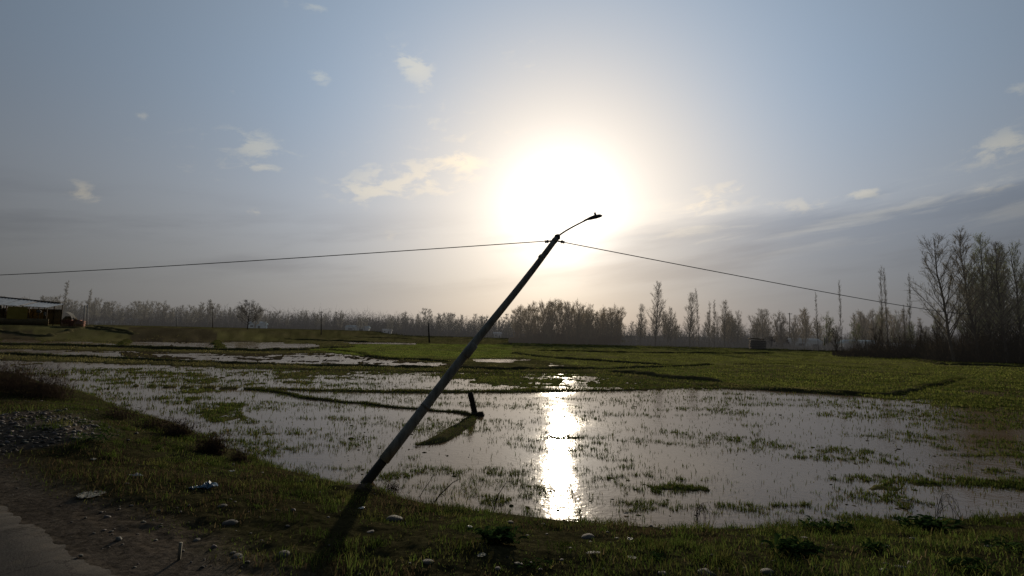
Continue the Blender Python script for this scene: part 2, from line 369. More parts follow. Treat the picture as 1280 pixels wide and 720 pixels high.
# ground: one polar sheet, fine close by, reaching the horizon
th_=np.concatenate([np.linspace(-180,-62,40,endpoint=False),np.linspace(-62,62,760),np.linspace(62,180,41)[1:]])*pi/180
rr=np.concatenate([np.linspace(.3,3,20,endpoint=False),1/np.linspace(1/3,1/150,520,endpoint=False),np.geomspace(150,9000,40)])
TH,RR=np.meshgrid(th_,rr); gx=(RR*np.sin(TH)).ravel(); gy=(RR*np.cos(TH)).ravel()
zg,cg,_=ground(gx,gy,True)
nr,nc=len(rr),len(th_); I=(np.arange(nr-1)[:,None]*nc+np.arange(nc-1)[None,:]).ravel()
def mat_ground():
    m,t=new_mat('field earth'); a=t.n('ShaderNodeAttribute',attribute_name='Col'); g=t.n('ShaderNodeNewGeometry')
    n=t.n('ShaderNodeTexNoise',i_Vector=g.outputs['Position'],i_Scale=14.0,i_Detail=8.0,i_Roughness=.7)
    f=t.ramp(n.outputs[0],[(.3,.35),(.7,1.6)])
    c=t.mix(1.0,a.outputs[0],f,'MULTIPLY')
    p=t.n('ShaderNodeBsdfPrincipled',i_Base_Color=c,i_Roughness=1.0); p.inputs['Specular IOR Level'].default_value=.0
    b=t.n('ShaderNodeBump',i_Strength=.7,i_Distance=.03,i_Height=n.outputs[0]); t.L.new(b.outputs[0],p.inputs['Normal'])
    t.L.new(p.outputs[0],t.out.inputs[0]); return m
me=mk_mesh('ground',np.stack([gx,gy,zg],1),[np.stack([I,I+nc,I+nc+1,I+1],1)],mat_ground(),cg,True)
tag(obj('ground',me),kind='structure')
# water sheet over the paddies
def mat_water():
    m,t=new_mat('paddy water'); g=t.n('ShaderNodeNewGeometry')
    n=t.n('ShaderNodeTexNoise',i_Vector=g.outputs['Position'],i_Scale=9.0,i_Detail=3.0,i_Roughness=.55)
    n2=t.n('ShaderNodeTexNoise',i_Vector=g.outputs['Position'],i_Scale=.35,i_Detail=3.0)
    st=t.n('ShaderNodeMapRange',i_Value=n2.outputs[0],i_1=.35,i_2=.7,i_3=.10,i_4=.34).outputs[0]
    nb_=t.n('ShaderNodeTexNoise',i_Vector=g.outputs['Position'],i_Scale=2.2,i_Detail=2.0); b0_=t.n('ShaderNodeBump',i_Strength=.07,i_Distance=.05,i_Height=nb_.outputs[0])
    b=t.n('ShaderNodeBump',i_Strength=st,i_Distance=.02,i_Height=n.outputs[0],i_Normal=b0_.outputs[0])
    rg=t.n('ShaderNodeMapRange',i_Value=n2.outputs[0],i_1=.35,i_2=.68,i_3=.045,i_4=.13).outputs[0]
    p=t.n('ShaderNodeBsdfPrincipled',i_Base_Color=(.095,.060,.032,1),i_Roughness=rg,i_IOR=1.31)
    t.L.new(b.outputs[0],p.inputs['Normal']); p.inputs['Specular IOR Level'].default_value=.5
    d=t.n('ShaderNodeBsdfDiffuse',i_Color=t.mix(n2.outputs[0],(.22,.155,.09),(.16,.115,.07)))   # silt hanging in the shallow water
    x=t.n('ShaderNodeMixShader',i_0=.24,i_1=p.outputs[0],i_2=d.outputs[0]); t.L.new(x.outputs[0],t.out.inputs[0]); return m
wp=np.array([[-160,3],[130,3],[130,125],[-160,125]])
V=np.column_stack([wp,np.full(4,ZW)]); tag(obj('water',mk_mesh('water',V,[np.array([[0,1,2,3]])],mat_water())),kind='structure')
# road
s_=[];e_=[]
for a,b in zip(ROADP[:-1],ROADP[1:]):
    L=np.linalg.norm(b-a); k=max(2,int(L/.03)) if L<12 else 60
    for u in np.linspace(0,1,k,endpoint=False): s_.append(a+(b-a)*u)
E=np.array(s_); En=E+rn*((fbm(E[:,0]*2.2,E[:,1]*2.2,51,6)-.5)*.20+ (fbm(E[:,0]*.6,E[:,1]*.6,77,2)-.5)*.16+(fbm(E[:,0]*9,E[:,1]*9,57,4)-.5)*.11)[:,None]
k=len(E); V=np.vstack([np.column_stack([En,np.full(k,-.10)]),np.column_stack([En-rn*.02,np.full(k,-.006)]),np.column_stack([En-rn*.3,np.full(k,.008)]),np.column_stack([En-rn*6.5,np.full(k,.03)])])
i=np.arange(k-1); Q=np.concatenate([np.stack([i+j*k,i+1+j*k,i+1+(j+1)*k,i+(j+1)*k],1) for j in range(3)])
m,t=new_mat('asphalt'); g=t.n('ShaderNodeNewGeometry')
n=t.n('ShaderNodeTexNoise',i_Vector=g.outputs['Position'],i_Scale=90.0,i_Detail=5.0,i_Roughness=.7); n2=t.n('ShaderNodeTexNoise',i_Vector=g.outputs['Position'],i_Scale=1.3,i_Detail=5.0)
c=t.mix(n2.outputs[0],(.042,.039,.036),(.066,.061,.056)); c=t.mix(.75,c,t.ramp(n.outputs[0],[(.3,.3),(.7,1.4)]),'MULTIPLY'); n3=t.n('ShaderNodeTexNoise',i_Vector=g.outputs['Position'],i_Scale=5.0,i_Detail=6.0,i_Roughness=.7); c=t.mix(t.ramp(n3.outputs[0],[(.5,0.0),(.68,.7)]),c,(.07,.06,.05))
p=t.n('ShaderNodeBsdfPrincipled',i_Base_Color=c,i_Roughness=.95); p.inputs['Specular IOR Level'].default_value=.06
vo=t.n('ShaderNodeTexVoronoi',feature='DISTANCE_TO_EDGE',i_Vector=t.n('ShaderNodeVectorMath',operation='ADD',i_0=g.outputs['Position'],i_1=t.n('ShaderNodeVectorMath',operation='SCALE',i_0=n3.outputs['Color'],i_Scale=.5).outputs[0]).outputs[0],i_Scale=1.1); ck=t.ramp(vo.outputs[0],[(.0,.35),(.018,1.0)]); c=t.mix(1.0,c,ck,'MULTIPLY'); t.L.new(c,p.inputs['Base Color'])
b=t.n('ShaderNodeBump',i_Strength=.9,i_Distance=.015,i_Height=n.outputs[0]); t.L.new(b.outputs[0],p.inputs['Normal']); t.L.new(p.outputs[0],t.out.inputs[0])
tag(obj('road',mk_mesh('road',V,[Q],m)),kind='structure')

# ------------------------------------------------------------------ earth bunds between the paddies
M_MUD=mat_noise('dark mud',(.050,.044,.024),(.100,.090,.044),3,1.0,.6,.0)
BUNDPTS=[]
def bund(px, wid, hgt, seed, z=ZW, taper=True, follow=False, wander=1.6):
    P=np.array([(hit(a,b) if follow else at_z(a,b,z))[:2] for a,b in px])
    seg=np.linalg.norm(np.diff(P,axis=0),axis=1); L=np.concatenate([[0],np.cumsum(seg)]); n=int(np.clip(L[-1]/.18,24,420))
    u=np.linspace(0,L[-1],n); C=np.stack([np.interp(u,L,P[:,0]),np.interp(u,L,P[:,1])],1)
    k=max(3,n//40); ker=np.ones(k)/k
    C=np.stack([np.convolve(np.pad(C[:,i],k//2,mode='edge'),ker,'valid')[:n] for i in (0,1)],1)
    T=np.gradient(C,axis=0); T/=np.linalg.norm(T,axis=1,keepdims=True); N=np.stack([-T[:,1],T[:,0]],1)
    C=C+N*((fbm(u*.35,u*0+seed,seed,4)-.5)*wid*wander)[:,None]
    hh=.8*hgt*(.55+.9*fbm(u*.8,u*0+seed,seed+5,4)); ww=wid*(.7+.6*fbm(u*.5,u*0+seed,seed+9,3))
    if taper: e=np.minimum(1,np.minimum(u,L[-1]-u)/(wid*2)+.25); hh=hh*e; ww=ww*e
    if follow: z=ground(C[:,0],C[:,1])
    prof=[(-1,-.2),(-.78,.45),(-.4,.9),(0,1),(.42,.88),(.8,.4),(1,-.2)]
    V=[]
    for j,(a,b) in enumerate(prof):
        jit=(fbm(u*2.5,u*0+j*3.1+seed,seed+j,3)-.5)
        V.append(np.column_stack([C+N*(a*ww*.5*(1+.5*jit))[:,None], z+hh*b*(1+.5*jit)-.02]))
    V=np.stack(V,1); m_=len(prof); I=(np.arange(n-1)[:,None]*m_+np.arange(m_-1)[None,:]).ravel()
    me=mk_mesh('mud_bund',V.reshape(-1,3),[np.stack([I,I+1,I+m_+1,I+m_],1)],M_MUD,None,True)
    BUNDPTS.append((C,hh,ww)); return tag(obj('mud_bund',me),kind='structure')
bund([(-200,436),(0,443.5),(160,450),(320,456.5),(480,459.5),(640,462.5),(760,462.5),(840,459.5),(895,457)],.75,.26,1)
bund([(-200,424),(0,430.5),(160,434),(240,437),(320,438.5),(410,436),(440,434)],1.1,.33,2)
bund([(90,415),(160,417.5),(240,420),(330,424),(430,427),(470,428)],1.3,.4,3)
bund([(157,418),(157,433)],1.0,.28,4); bund([(273,425),(272,437)],1.0,.25,5)
bund([(410,437),(450,442),(475,448),(560,452)],.9,.2,6)
bund([(306,486),(335,488),(360,493),(385,498),(410,500),(435,503),(460,504),(485,508),(520,511),(548,514),(575,515),(596,520)],.26,.085,7,wander=2.2)
bund([(597,520),(580,532),(560,541),(535,550),(514,557)],.46,.13,9,wander=1.8)
bund([(330,486),(430,489.5),(560,491),(640,490),(760,488),(850,484.5),(905,482)],.45,.06,10)
bund([(755,464),(800,469),(840,474),(880,478),(907,482)],1.1,.30,11)
bund([(907,483),(960,487),(1030,491),(1105,494),(1150,487),(1203,474)],.6,.20,12)
bund([(668,438.5),(760,441),(900,442.5),(965,442)],1.2,.30,13)
bund([(640,442),(700,449),(760,453),(840,457.5)],1.0,.28,14)
bund([(940,437.5),(1040,440),(1110,443),(1180,457),(1300,460)],1.2,.35,15)
bund([(640,432),(760,434),(900,437)],1.2,.2,16)
bund([(170,412),(260,415),(400,421),(520,424)],2.0,.45,17)
bund([(-60,411),(0,410),(60,412),(120,410),(170,413)],1.2,.35,19,follow=True)
bund([(60,416),(110,417),(165,421)],1.2,.3,20,follow=True)
bund([(920,456),(980,456),(1100,462)],.6,.14,18)

# ------------------------------------------------------------------ grass
def blades(P, h, wdt, lean, cols, two=True):
    n=len(P); a=rng.uniform(0,2*pi,n); s=np.stack([np.cos(a),np.sin(a),np.zeros(n)],1)*(wdt/2)[:,None]
    b=rng.uniform(0,2*pi,n); ld=np.stack([np.cos(b),np.sin(b),np.zeros(n)],1)*(h*lean)[:,None]
    mid=P+ld*.35+np.array([0,0,1])*(h*.6)[:,None]; tip=P+ld+np.array([0,0,1])*(h*np.sqrt(np.maximum(.05,1-np.minimum(lean,.97)**2)))[:,None]
    V=np.stack([P-s,P+s,mid+s*.7,mid-s*.7,tip],1).reshape(-1,3); i=np.arange(n)[:,None]*5
    return V, i+np.array([[0,1,2,3]]), i+np.array([[3,2,4]]), np.repeat(cols,5,axis=0)
M_GRASS=mat_attr_leaf('grass blades',.5)
def sample_view(n, y0, y1, x0=-220, x1=1760):    # roughly even over the picture's ground area
    px=rng.uniform(x0,x1,n); py=rng.uniform(y0,y1,n)
    d=FW[None]+((px-640)/F)[:,None]*RT[None]-((py-360)/F)[:,None]*UP[None]
    ok=d[:,2]<-.004; d=d[ok]; tt=(ZW+.1-CAM[2])/d[:,2]; return (CAM+d*tt[:,None])[:,:2]
GC=[np.array([.060,.085,.018]),np.array([.085,.088,.026]),np.array([.040,.060,.014]),np.array([.11,.085,.045])]
def gcols(n, w=(.4,.3,.25,.05)):
    c=np.array(GC)[rng.choice(4,n,p=w)]; return c*rng.uniform(.6,1.3,(n,1))
# bank grass
n=760000; P=np.stack([rng.uniform(-24,11,n),rng.uniform(2.2,24,n)],1)
keep=rng.uniform(0,1,n)<np.minimum(1,(7.5/np.hypot(P[:,0],P[:,1]))**1.3); P=P[keep]
ib=inpoly(P,BANK); P=P[ib]
z,_,inf=ground(P[:,0],P[:,1],True)
tuft=fbm(P[:,0]*2.2,P[:,1]*2.2,91,4); big=fbm(P[:,0]*.5,P[:,1]*.5,95,3)
dens=(1-inf['dirt'])*sstep(.36,.60,tuft*.6+big*.5)*sstep(-.02,.12,inf['ds']); dens=np.where(inf['dr']<.35,0,dens+.02*(inf['dr']>.35))
k=rng.uniform(0,1,len(P))<dens; P3=np.column_stack([P,z-.008])[k]; tu=tuft[k]; bg_=big[k]; n=len(P3)
h=(.022+.16*np.clip(tu-.34,0,1)*rng.uniform(.3,1.6,n))*(.7+.9*bg_); edge=inf['ds'][k]<.5; h=np.where(edge,h*1.35,h)
dry=fbm(P3[:,0]*.8,P3[:,1]*.8,130,3)
cc=gcols(n)*(.58+1.15*bg_[:,None])*(.55+.9*fbm(P3[:,0]*1.1,P3[:,1]*1.1,141,4))[:,None]; cc=np.where((dry>.52)[:,None]&(rng.uniform(0,1,(n,1))<.65),np.array([.085,.064,.036])*rng.uniform(.4,1.1,(n,1)),cc)
tc_=rng.uniform(0,1,(700,2))*np.array([17,9])+np.array([-9,3.2]); tc_=tc_[inpoly(tc_,BANK)]; _,_,ti=ground(tc_[:,0],tc_[:,1],True); tc_=tc_[(ti['dr']>1.3)&(ti['ds']>.05)]
ii=rng.integers(0,len(tc_),26000); tr_=rng.uniform(.04,.16,len(tc_)); to=rng.normal(0,1,(26000,2))*tr_[ii][:,None]; tp2=tc_[ii]+to; tz=ground(tp2[:,0],tp2[:,1]); okk=inpoly(tp2,BANK)
th2=(.05+.13*rng.uniform(0,1,len(tc_))[ii])*rng.uniform(.4,1.1,26000)*np.exp(-(to**2).sum(1)/(2*tr_[ii]**2)*.5); tcl=(np.array(GC)[rng.choice(3,len(tc_),p=[.3,.3,.4])]*rng.uniform(.5,1.5,(len(tc_),1)))[ii]*rng.uniform(.6,1.2,(26000,1))
P3=np.vstack([P3,np.column_stack([tp2,tz-.008])[okk]]); h=np.concatenate([h,th2[okk]]); cc=np.vstack([cc,tcl[okk]]); n=len(P3)
V,Q,T,C=blades(P3,h,rng.uniform(.004,.010,n),rng.uniform(.2,.95,n),cc)
tag(obj('bank_grass',mk_mesh('bank_grass',V,[Q,T],M_GRASS,C)),'short patchy green grass on the roadside bank above the flooded paddy','grass',kind='stuff'); print('bank blades',n)
# sprouts standing in the near paddies
P=sample_view(980000,458,668)
P=P[~inpoly(P,BANK)]; z,_,inf=ground(P[:,0],P[:,1],True); r=np.hypot(P[:,0],P[:,1])
rowy=fbm(P[:,0]*.55,P[:,1]*1.1,201,4); fine=fbm(P[:,0]*3.2,P[:,1]*3.2,210,3); mat_=fbm(P[:,0]*.9,P[:,1]*1.9,221,4); tf=fbm(P[:,0]*7,P[:,1]*7,231,2); wz=z-ZW
pr=.012+.40*sstep(.34,.58,rowy)*sstep(.55,.72,tf)+.9*sstep(.0,.09,mat_-.565+.085*((P[:,0]<-.40*P[:,1])|(P[:,0]>.30*P[:,1])))*sstep(.42,.60,tf)*sstep(.40,.52,rowy)+.40*sstep(.50,.68,rowy)*sstep(.45,.65,fine)+.75*sstep(-.014,.012,wz)*sstep(.34,.55,fine)
ea=sstep(.7,.05,inf['ds']); pr=pr+.10*ea*sstep(.5,.7,fine)
pr=pr*np.where(r<16,.8,1.0)
k=rng.uniform(0,1,len(P))<pr; P=P[k]; r=r[k]; n=len(P); zz=np.maximum(z[k],ZW-.02)
h=rng.uniform(.020,.085,n)*(1+.4*(rng.uniform(0,1,n)<.15))*np.clip(.8+r/60,.8,1.5); h=np.where(wz[k]>.0,h*.8,h)
cc=gcols(n,(.35,.25,.35,.05))*1.1
V,Q,T,C=blades(np.column_stack([P,zz]),h,np.clip(r*.0011,.008,.05)*rng.uniform(.6,1.3,n),rng.uniform(.05,.6,n),cc)
tag(obj('paddy_sprouts',mk_mesh('paddy_sprouts',V,[Q,T],M_GRASS,C)),'thin green rice sprouts and grass tufts standing in the flooded paddies','grass',kind='stuff'); print('sprouts',n)
# field grass further off
P=sample_view(340000,424,512); P=P[~inpoly(P,BANK)]; z,_,inf=ground(P[:,0],P[:,1],True); r=np.hypot(P[:,0],P[:,1])
k=(z>ZW+.015)&(r>14)&(r<150)&(rng.uniform(0,1,len(P))<sstep(.3,.6,fbm(P[:,0]*.7,P[:,1]*.7,301,4))); P=P[k]; z=z[k]; r=r[k]; n=len(P)
bright=np.zeros(n,bool)
for PG,o,a,c in FIELDW:
    if c in('bright','green'): bright|=inpoly(P,PG)
cc=np.where(bright[:,None],np.array([.145,.160,.040]),np.array([.135,.125,.050]))*rng.uniform(.75,1.15,(n,1))*(.5+1.0*fbm(P[:,0]*.35,P[:,1]*.22,351,4))[:,None]
V,Q,T,C=blades(np.column_stack([P,z-.01]),rng.uniform(.04,.13,n),np.clip(r*.0012,.012,.09)*rng.uniform(.6,1.3,n),rng.uniform(.1,.8,n),cc)
tag(obj('field_grass',mk_mesh('field_grass',V,[Q,T],M_GRASS,C)),'low green grass covering the drier fields between the bunds','grass',kind='stuff'); print('field',n)
# grass fringe on the bunds
Ps=[];Hs=[]
for C,hh,ww in BUNDPTS:
    r=np.hypot(C[:,0],C[:,1]); m_=int(min(16000,len(C)*(14 if r.min()>18 else 42))); i=rng.integers(0,len(C),m_); o=rng.normal(0,.26,(m_,2))*ww[i][:,None]
    p=C[i]+o; Ps.append(np.column_stack([p,ZW+hh[i]*np.clip(1-np.linalg.norm(o,axis=1)/ww[i]*1.3,0,1)*.8])); 
Ps=np.concatenate(Ps); r=np.hypot(Ps[:,0],Ps[:,1]); n=len(Ps)
cc=gcols(n,(.25,.35,.3,.10))*.85
V,Q,T,C=blades(Ps,rng.uniform(.03,.12,n)*np.clip(r/30,.7,1.6),np.clip(r*.0008,.006,.06)*rng.uniform(.6,1.2,n),rng.uniform(.1,.8,n),cc)
tag(obj('bund_grass',mk_mesh('bund_grass',V,[Q,T],M_GRASS,C)),'rough dark grass growing along the mud bunds','grass',kind='stuff')

# ------------------------------------------------------------------ stones, gravel, clods
ico_v=[];ph=(1+5**.5)/2
for a,b in ((1,ph),(-1,ph),(1,-ph),(-1,-ph)): ico_v+= [(a,b,0),(0,a,b),(b,0,a)]
ico_v=np.array(ico_v,float); ico_v/=np.linalg.norm(ico_v[0])
ico_f=[]
for i in range(12):
    for j in range(i+1,12):
        for k in range(j+1,12):
            A,B,Cc=ico_v[i],ico_v[j],ico_v[k]
            if max(np.linalg.norm(A-B),np.linalg.norm(B-Cc),np.linalg.norm(A-Cc))<1.06:
                ico_f.append((i,j,k) if np.dot(np.cross(B-A,Cc-A),A)>0 else (i,k,j))
ico_f=np.array(ico_f)
def lumps(P, s, flat=.6, jit=.3, cols=None):
    n=len(P); V=ico_v[None]*(1+rng.uniform(-jit,jit,(n,12,1))); V=V*(s[:,None,None]*rng.uniform(.6,1.4,(n,1,3)))
    V[:,:,2]*=flat; a=rng.uniform(0,2*pi,n); c,sn=np.cos(a)[:,None],np.sin(a)[:,None]
    x=V[:,:,0]*c-V[:,:,1]*sn; y=V[:,:,0]*sn+V[:,:,1]*c; V=np.stack([x,y,V[:,:,2]],-1)+P[:,None,:]
    Fc=(ico_f[None]+(np.arange(n)*12)[:,None,None]).reshape(-1,3)
    return V.reshape(-1,3),Fc,(np.repeat(cols,12,axis=0) if cols is not None else None)
def mat_attr(name, rough=.85, spec=.3):
    m,t=new_mat(name); a=t.n('ShaderNodeAttribute',attribute_name='Col'); g=t.n('ShaderNodeNewGeometry')
    n=t.n('ShaderNodeTexNoise',i_Vector=g.outputs['Position'],i_Scale=40.0,i_Detail=4.0); c=t.mix(.7,a.outputs[0],t.ramp(n.outputs[0],[(.3,.5),(.7,1.3)]),'MULTIPLY')
    p=t.n('ShaderNodeBsdfPrincipled',i_Base_Color=c,i_Roughness=rough); p.inputs['Specular IOR Level'].default_value=spec; t.L.new(p.outputs[0],t.out.inputs[0]); return m
M_GRAV=mat_attr('gravel')
n=60000; P=np.stack([rng.uniform(-16,6,n),rng.uniform(2,14,n)],1); z,_,inf=ground(P[:,0],P[:,1],True)
pr=(.13*inf['dirt']*sstep(.40,.6,fbm(P[:,0]*1.5,P[:,1]*1.5,333,3))+.42*sstep(.35,.9,inf['heap']+1.3*inf['n1']+.6*inf['n2'])+.014)*(inf['dr']>-.35)*np.where(inf['dr']<.05,.25,1)*inf['ib']*(inf['ds']>.1)
k=rng.uniform(0,1,n)<pr; P=P[k]; hp=inf['heap'][k]; n=len(P); s=rng.lognormal(-4.8,.75,n)*(1+1.3*sstep(.3,.8,hp)); s=np.clip(s,.004,.042)
cols=np.array([.11,.10,.09])*rng.uniform(.35,1.6,(n,1))*(1+rng.uniform(-.08,.08,(n,3)))
V,Fc,C=lumps(np.column_stack([P,np.maximum(z[k],np.where(inf['dr'][k]<0,0,-9))+s*.1]),s,.65,.25,cols)
tag(obj('gravel',mk_mesh('gravel',V,[Fc],M_GRAV,C)),'loose grey gravel and rubble heaped along the road verge','gravel',kind='stuff'); print('gravel',n)
# clods in the water
P=sample_view(2200,488,655); P=P[~inpoly(P,BANK)]; z,_,inf=ground(P[:,0],P[:,1],True)
k=(fbm(P[:,0]*.5,P[:,1]*.5,404,3)>.46)&(rng.uniform(0,1,len(P))<.55)&(inf['ds']>.4); P=P[k]; n=len(P); s=rng.lognormal(-4.0,.5,n)
V,Fc,_=lumps(np.column_stack([P,np.full(n,ZW)]),np.clip(s,.008,.06),.38,.3)
tag(obj('mud_clods',mk_mesh('mud_clods',V,[Fc],M_MUD)),'small dark clods of mud breaking the paddy water','mud',kind='stuff')

# rounded stones
import bmesh
M_STONE=mat_noise('river stone',(.055,.051,.045),(.12,.11,.098),9,.8,.35,.3)
M_STONE2=mat_noise('pale stone',(.045,.042,.037),(.10,.092,.080),9,.8,.3,.3)
def stone_mesh(seed):
    bm=bmesh.new(); bmesh.ops.create_icosphere(bm,subdivisions=3,radius=1)
    r=random.Random(seed); ax=[Vector((r.gauss(0,1),r.gauss(0,1),r.gauss(0,1))).normalized() for _ in range(5)]; cut=[r.uniform(.62,.9) for _ in ax]
    sx,sy,sz=r.uniform(.9,1.25),r.uniform(.7,.95),r.uniform(.42,.62)
    for v in bm.verts:
        for a,c in zip(ax,cut):
            d=v.co.dot(a)
            if d>c: v.co-=a*(d-c)*.75
        v.co*=1+.06*math.sin(v.co.x*4+seed)*math.cos(v.co.y*3.3-seed); v.co=Vector((v.co.x*sx,v.co.y*sy,v.co.z*sz))
    me=bpy.data.meshes.new('stone'); bm.to_mesh(me); bm.free(); me.polygons.foreach_set('use_smooth',[True]*len(me.polygons)); return me
SM=[stone_mesh(i) for i in range(6)]
for i,mm in enumerate(SM): mm.materials.append(M_STONE2 if i%3==0 else M_STONE)
# px, py, width px, label
ST=[(493,649,22,'rounded grey stone half sunk in grass below the street lamp'),
 (354,693,17,'rounded stone in grass beside the dark shadow of the lamp pole'),
 (534,703,20,'domed tan stone near the bottom edge below two bent twigs'),
 (735,672,20,'large round pale stone in grass below the sun glint'),
 (743,694,22,'flat slanting slab of stone below the round pale stone'),
 (884,716,24,'broad pale stone at the bottom edge right of the sun glint'),
 (288,654,17,'brownish stone in grass right below the blue bag'),
 (278,633,12,'small round stone just below the blue bag'),
 (622,711,10,'small angular stone beside the dark leafy clump'),
 (648,704,14,'pale flattened stone right of the dark leafy clump'),
 (829,716,14,'pale stone touching the bottom edge near the slab'),
 (462,665,12,'low flat stone in the grass left of the domed tan stone'),
 (297,696,14,'earthy stone on the dirt verge left of the pole shadow'),
 (246,675,9,'little grey stone on the verge by the upright wooden peg'),
 (1008,675,16,'flat pale stone in dark grass left of the big leafy weeds'),
 (960,716,18,'half buried dark stone at bottom between grass tufts'),
 (1126,710,13,'light flat stone at the bottom below the leafy weeds'),
 (1236,684,10,'light stone beside the low leafy weed at the right edge')]
for i,(px,py,wp_,lab) in enumerate(ST):
    p=hit(px,py); d=np.linalg.norm(p-CAM); s=wp_/F*d*.44
    o=obj('stone',SM[i%6],None,(p[0],p[1],p[2]-s*.12)); o.scale=(s,s,s*(.5 if 'slab' in lab or 'flat' in lab else .95)); o.rotation_euler=(random.uniform(-.2,.2),random.uniform(-.2,.2),random.uniform(0,6.28)); tag(o,lab,'stone','stones lying on the roadside bank')
sp=0
while sp<46:
    px,py=random.uniform(10,1270),random.uniform(600,716)
    if px>300 and py<650: continue
    p=hit(px,py,6)
    if road_sd(p[None,:2])[0]<.3 or not inpoly(p[None,:2],BANK)[0]: continue
    d=np.linalg.norm(p-CAM); s=random.uniform(2.5,6)/F*d*.5
    o=obj('stone',SM[random.randrange(6)],None,(p[0],p[1],p[2]+s*.2)); o.scale=(s,s,s*.8); o.rotation_euler=(0,0,random.uniform(0,6.28)); tag(o,'small pebble scattered on the bank between road and water','pebble','pebbles scattered on the bank'); o.name='pebble'; sp+=1

# ------------------------------------------------------------------ leaning street lamp
M_POLE=mat_noise('weathered steel',(.15,.148,.13),(.38,.37,.33),3,.8,.35,.2,stretch=(5,5,1.2))
M_POLED=mat_noise('dark painted steel',(.035,.035,.032),(.07,.068,.06),8,.75,.3,.3)
pb=hit(456,602); ptop=at_y(697,296,10.5); pb=np.array(pb)
ax=(ptop-pb); PL=np.linalg.norm(ax); ax/=PL
lamp=thing('street_lamp','dark steel street lamp leaning far over to the right, wires tied to its top','street lamp',tuple(pb))
u=lambda s: ax*s
mb=MB(); mb.tube([u(-.5),u(.1),u(.42),u(.50)],[.083,.081,.079,.079],14); obj('base_section',mb.mesh('base_section',M_POLED,True),lamp)
ss=np.linspace(.46,PL,14); wob=[u(s)+np.array([.012*sin(s*1.7),0,.01*sin(s*1.1)]) for s in ss]
mb=MB(); mb.tube(wob,np.linspace(.093,.052,14),14); obj('shaft',mb.mesh('shaft',M_POLE,True),lamp)
mb=MB(); s0=PL*.5; mb.tube([u(s0-.14),u(s0-.12),u(s0+.12),u(s0+.14)],[.078,.088,.086,.074],14); obj('collar',mb.mesh('collar',M_POLE,True),lamp)
mb=MB(); mb.tube([u(PL-.02),u(PL+.0),u(PL+.05)],[.064,.064,.03],12); obj('cap',mb.mesh('cap',M_POLED,True),lamp)
a1=at_y(716,283,10.8)-pb; a2=at_y(733,275,11.0)-pb; a3=at_y(752,270,11.25)-pb; a0=u(PL-.12)
arm=[a0,u(PL+.02)]; 
for k_ in np.linspace(.15,1,8): arm.append((1-k_)**2*u(PL+.02)+2*k_*(1-k_)*(a1*.5+u(PL+.14)*.5)+k_*k_*a2)
mb=MB(); mb.tube(arm,.017,10); obj('lamp_arm',mb.mesh('lamp_arm',M_POLE,True),lamp)
# luminaire: tapered shell
dirv=(a3-a2); LL=np.linalg.norm(dirv); dirv/=LL; side=np.cross(dirv,[0,0,1]); side/=np.linalg.norm(side); upv=np.cross(side,dirv)
mb=MB(); V=[];ns=9
prof=[(-.15,.018,.018),(.05,.03,.03),(.3,.075,.05),(.6,.10,.062),(.85,.085,.05),(1.0,.03,.022)]
for s,wd,ht in prof:
    for k_ in range(10):
        a=k_*2*pi/10; zz=sin(a); V.append(a2+dirv*s*LL+side*cos(a)*wd+upv*(zz*ht if zz>0 else zz*ht*.45))
Q=[[i*10+j,i*10+(j+1)%10,(i+1)*10+(j+1)%10,(i+1)*10+j] for i in range(5) for j in range(10)]
mb.add(V,Q); obj('lamp_head',mb.mesh('lamp_head',M_POLED,True),lamp)
mb=MB(); mb.tube([a2+dirv*LL*.62+upv*.05,a2+dirv*LL*.62+upv*.11],[.024,.02],8); obj('photocell',mb.mesh('photocell',M_POLED,True),lamp)
# wires
M_WIRE=mat_noise('black cable',(.015,.015,.015),(.03,.03,.028),20,.6,0,.3)
def wire(A,B,sag,r0,r1,label):
    uu=np.linspace(0,1,60); P=A[None]*(1-uu)[:,None]+B[None]*uu[:,None]; P[:,2]-=4*sag*uu*(1-uu)
    mb=MB(); mb.tube(P,np.linspace(r0,r1,60),6); o=obj('overhead_wire',mb.mesh('overhead_wire',M_WIRE,True)); return tag(o,label,'wire','overhead wires')
tp=pb+u(PL-.1)
wire(tp,at_y(-90,347,34),.10,.009,.022,'thin overhead cable running left from the leaning street lamp')
wire(tp,at_y(1215,393,74),.25,.009,.040,'thin overhead cable running right from the leaning street lamp to the grove')

# broken post stub on the bund
q=at_z(595,519,ZW); q2=at_y(588,491,q[1]+.15)
M_CONC=mat_noise('stained concrete',(.028,.024,.020),(.060,.052,.042),7,.9,.4,.2)
st=thing('post_stub','broken square concrete post stub leaning on a mud bund in the water','post',(q[0],q[1],ZW-.1))
dv=np.array(q2)-np.array([q[0],q[1],ZW-.1]); L=np.linalg.norm(dv)
def prism(mb,A,B,wA,wB,tw=.3):
    d=(B-A)/np.linalg.norm(B-A); s=np.cross(d,[0,1,0]); s/=np.linalg.norm(s); f=np.cross(s,d); V=[]
    N=6
    for i in range(N+1):
        k_=i/N; c=A+(B-A)*k_; w_=wA+(wB-wA)*k_
        for (a,b) in ((-1,-.8),(-.8,-1),(.8,-1),(1,-.8),(1,.8),(.8,1),(-.8,1),(-1,.8)):
            jj=1+random.uniform(-.05,.05); V.append(c+(s*a+f*b)*w_*.5*jj+(d*random.uniform(-.03,.02) if i==N else 0))
    Q=[[i*8+j,i*8+(j+1)%8,(i+1)*8+(j+1)%8,(i+1)*8+j] for i in range(N) for j in range(8)]
    V.append(A);V.append(B); T=[[8*(N+1)+1,N*8+j,N*8+(j+1)%8] for j in range(8)]+[[8*(N+1),(j+1)%8,j] for j in range(8)]
    mb.add(V,Q,T)
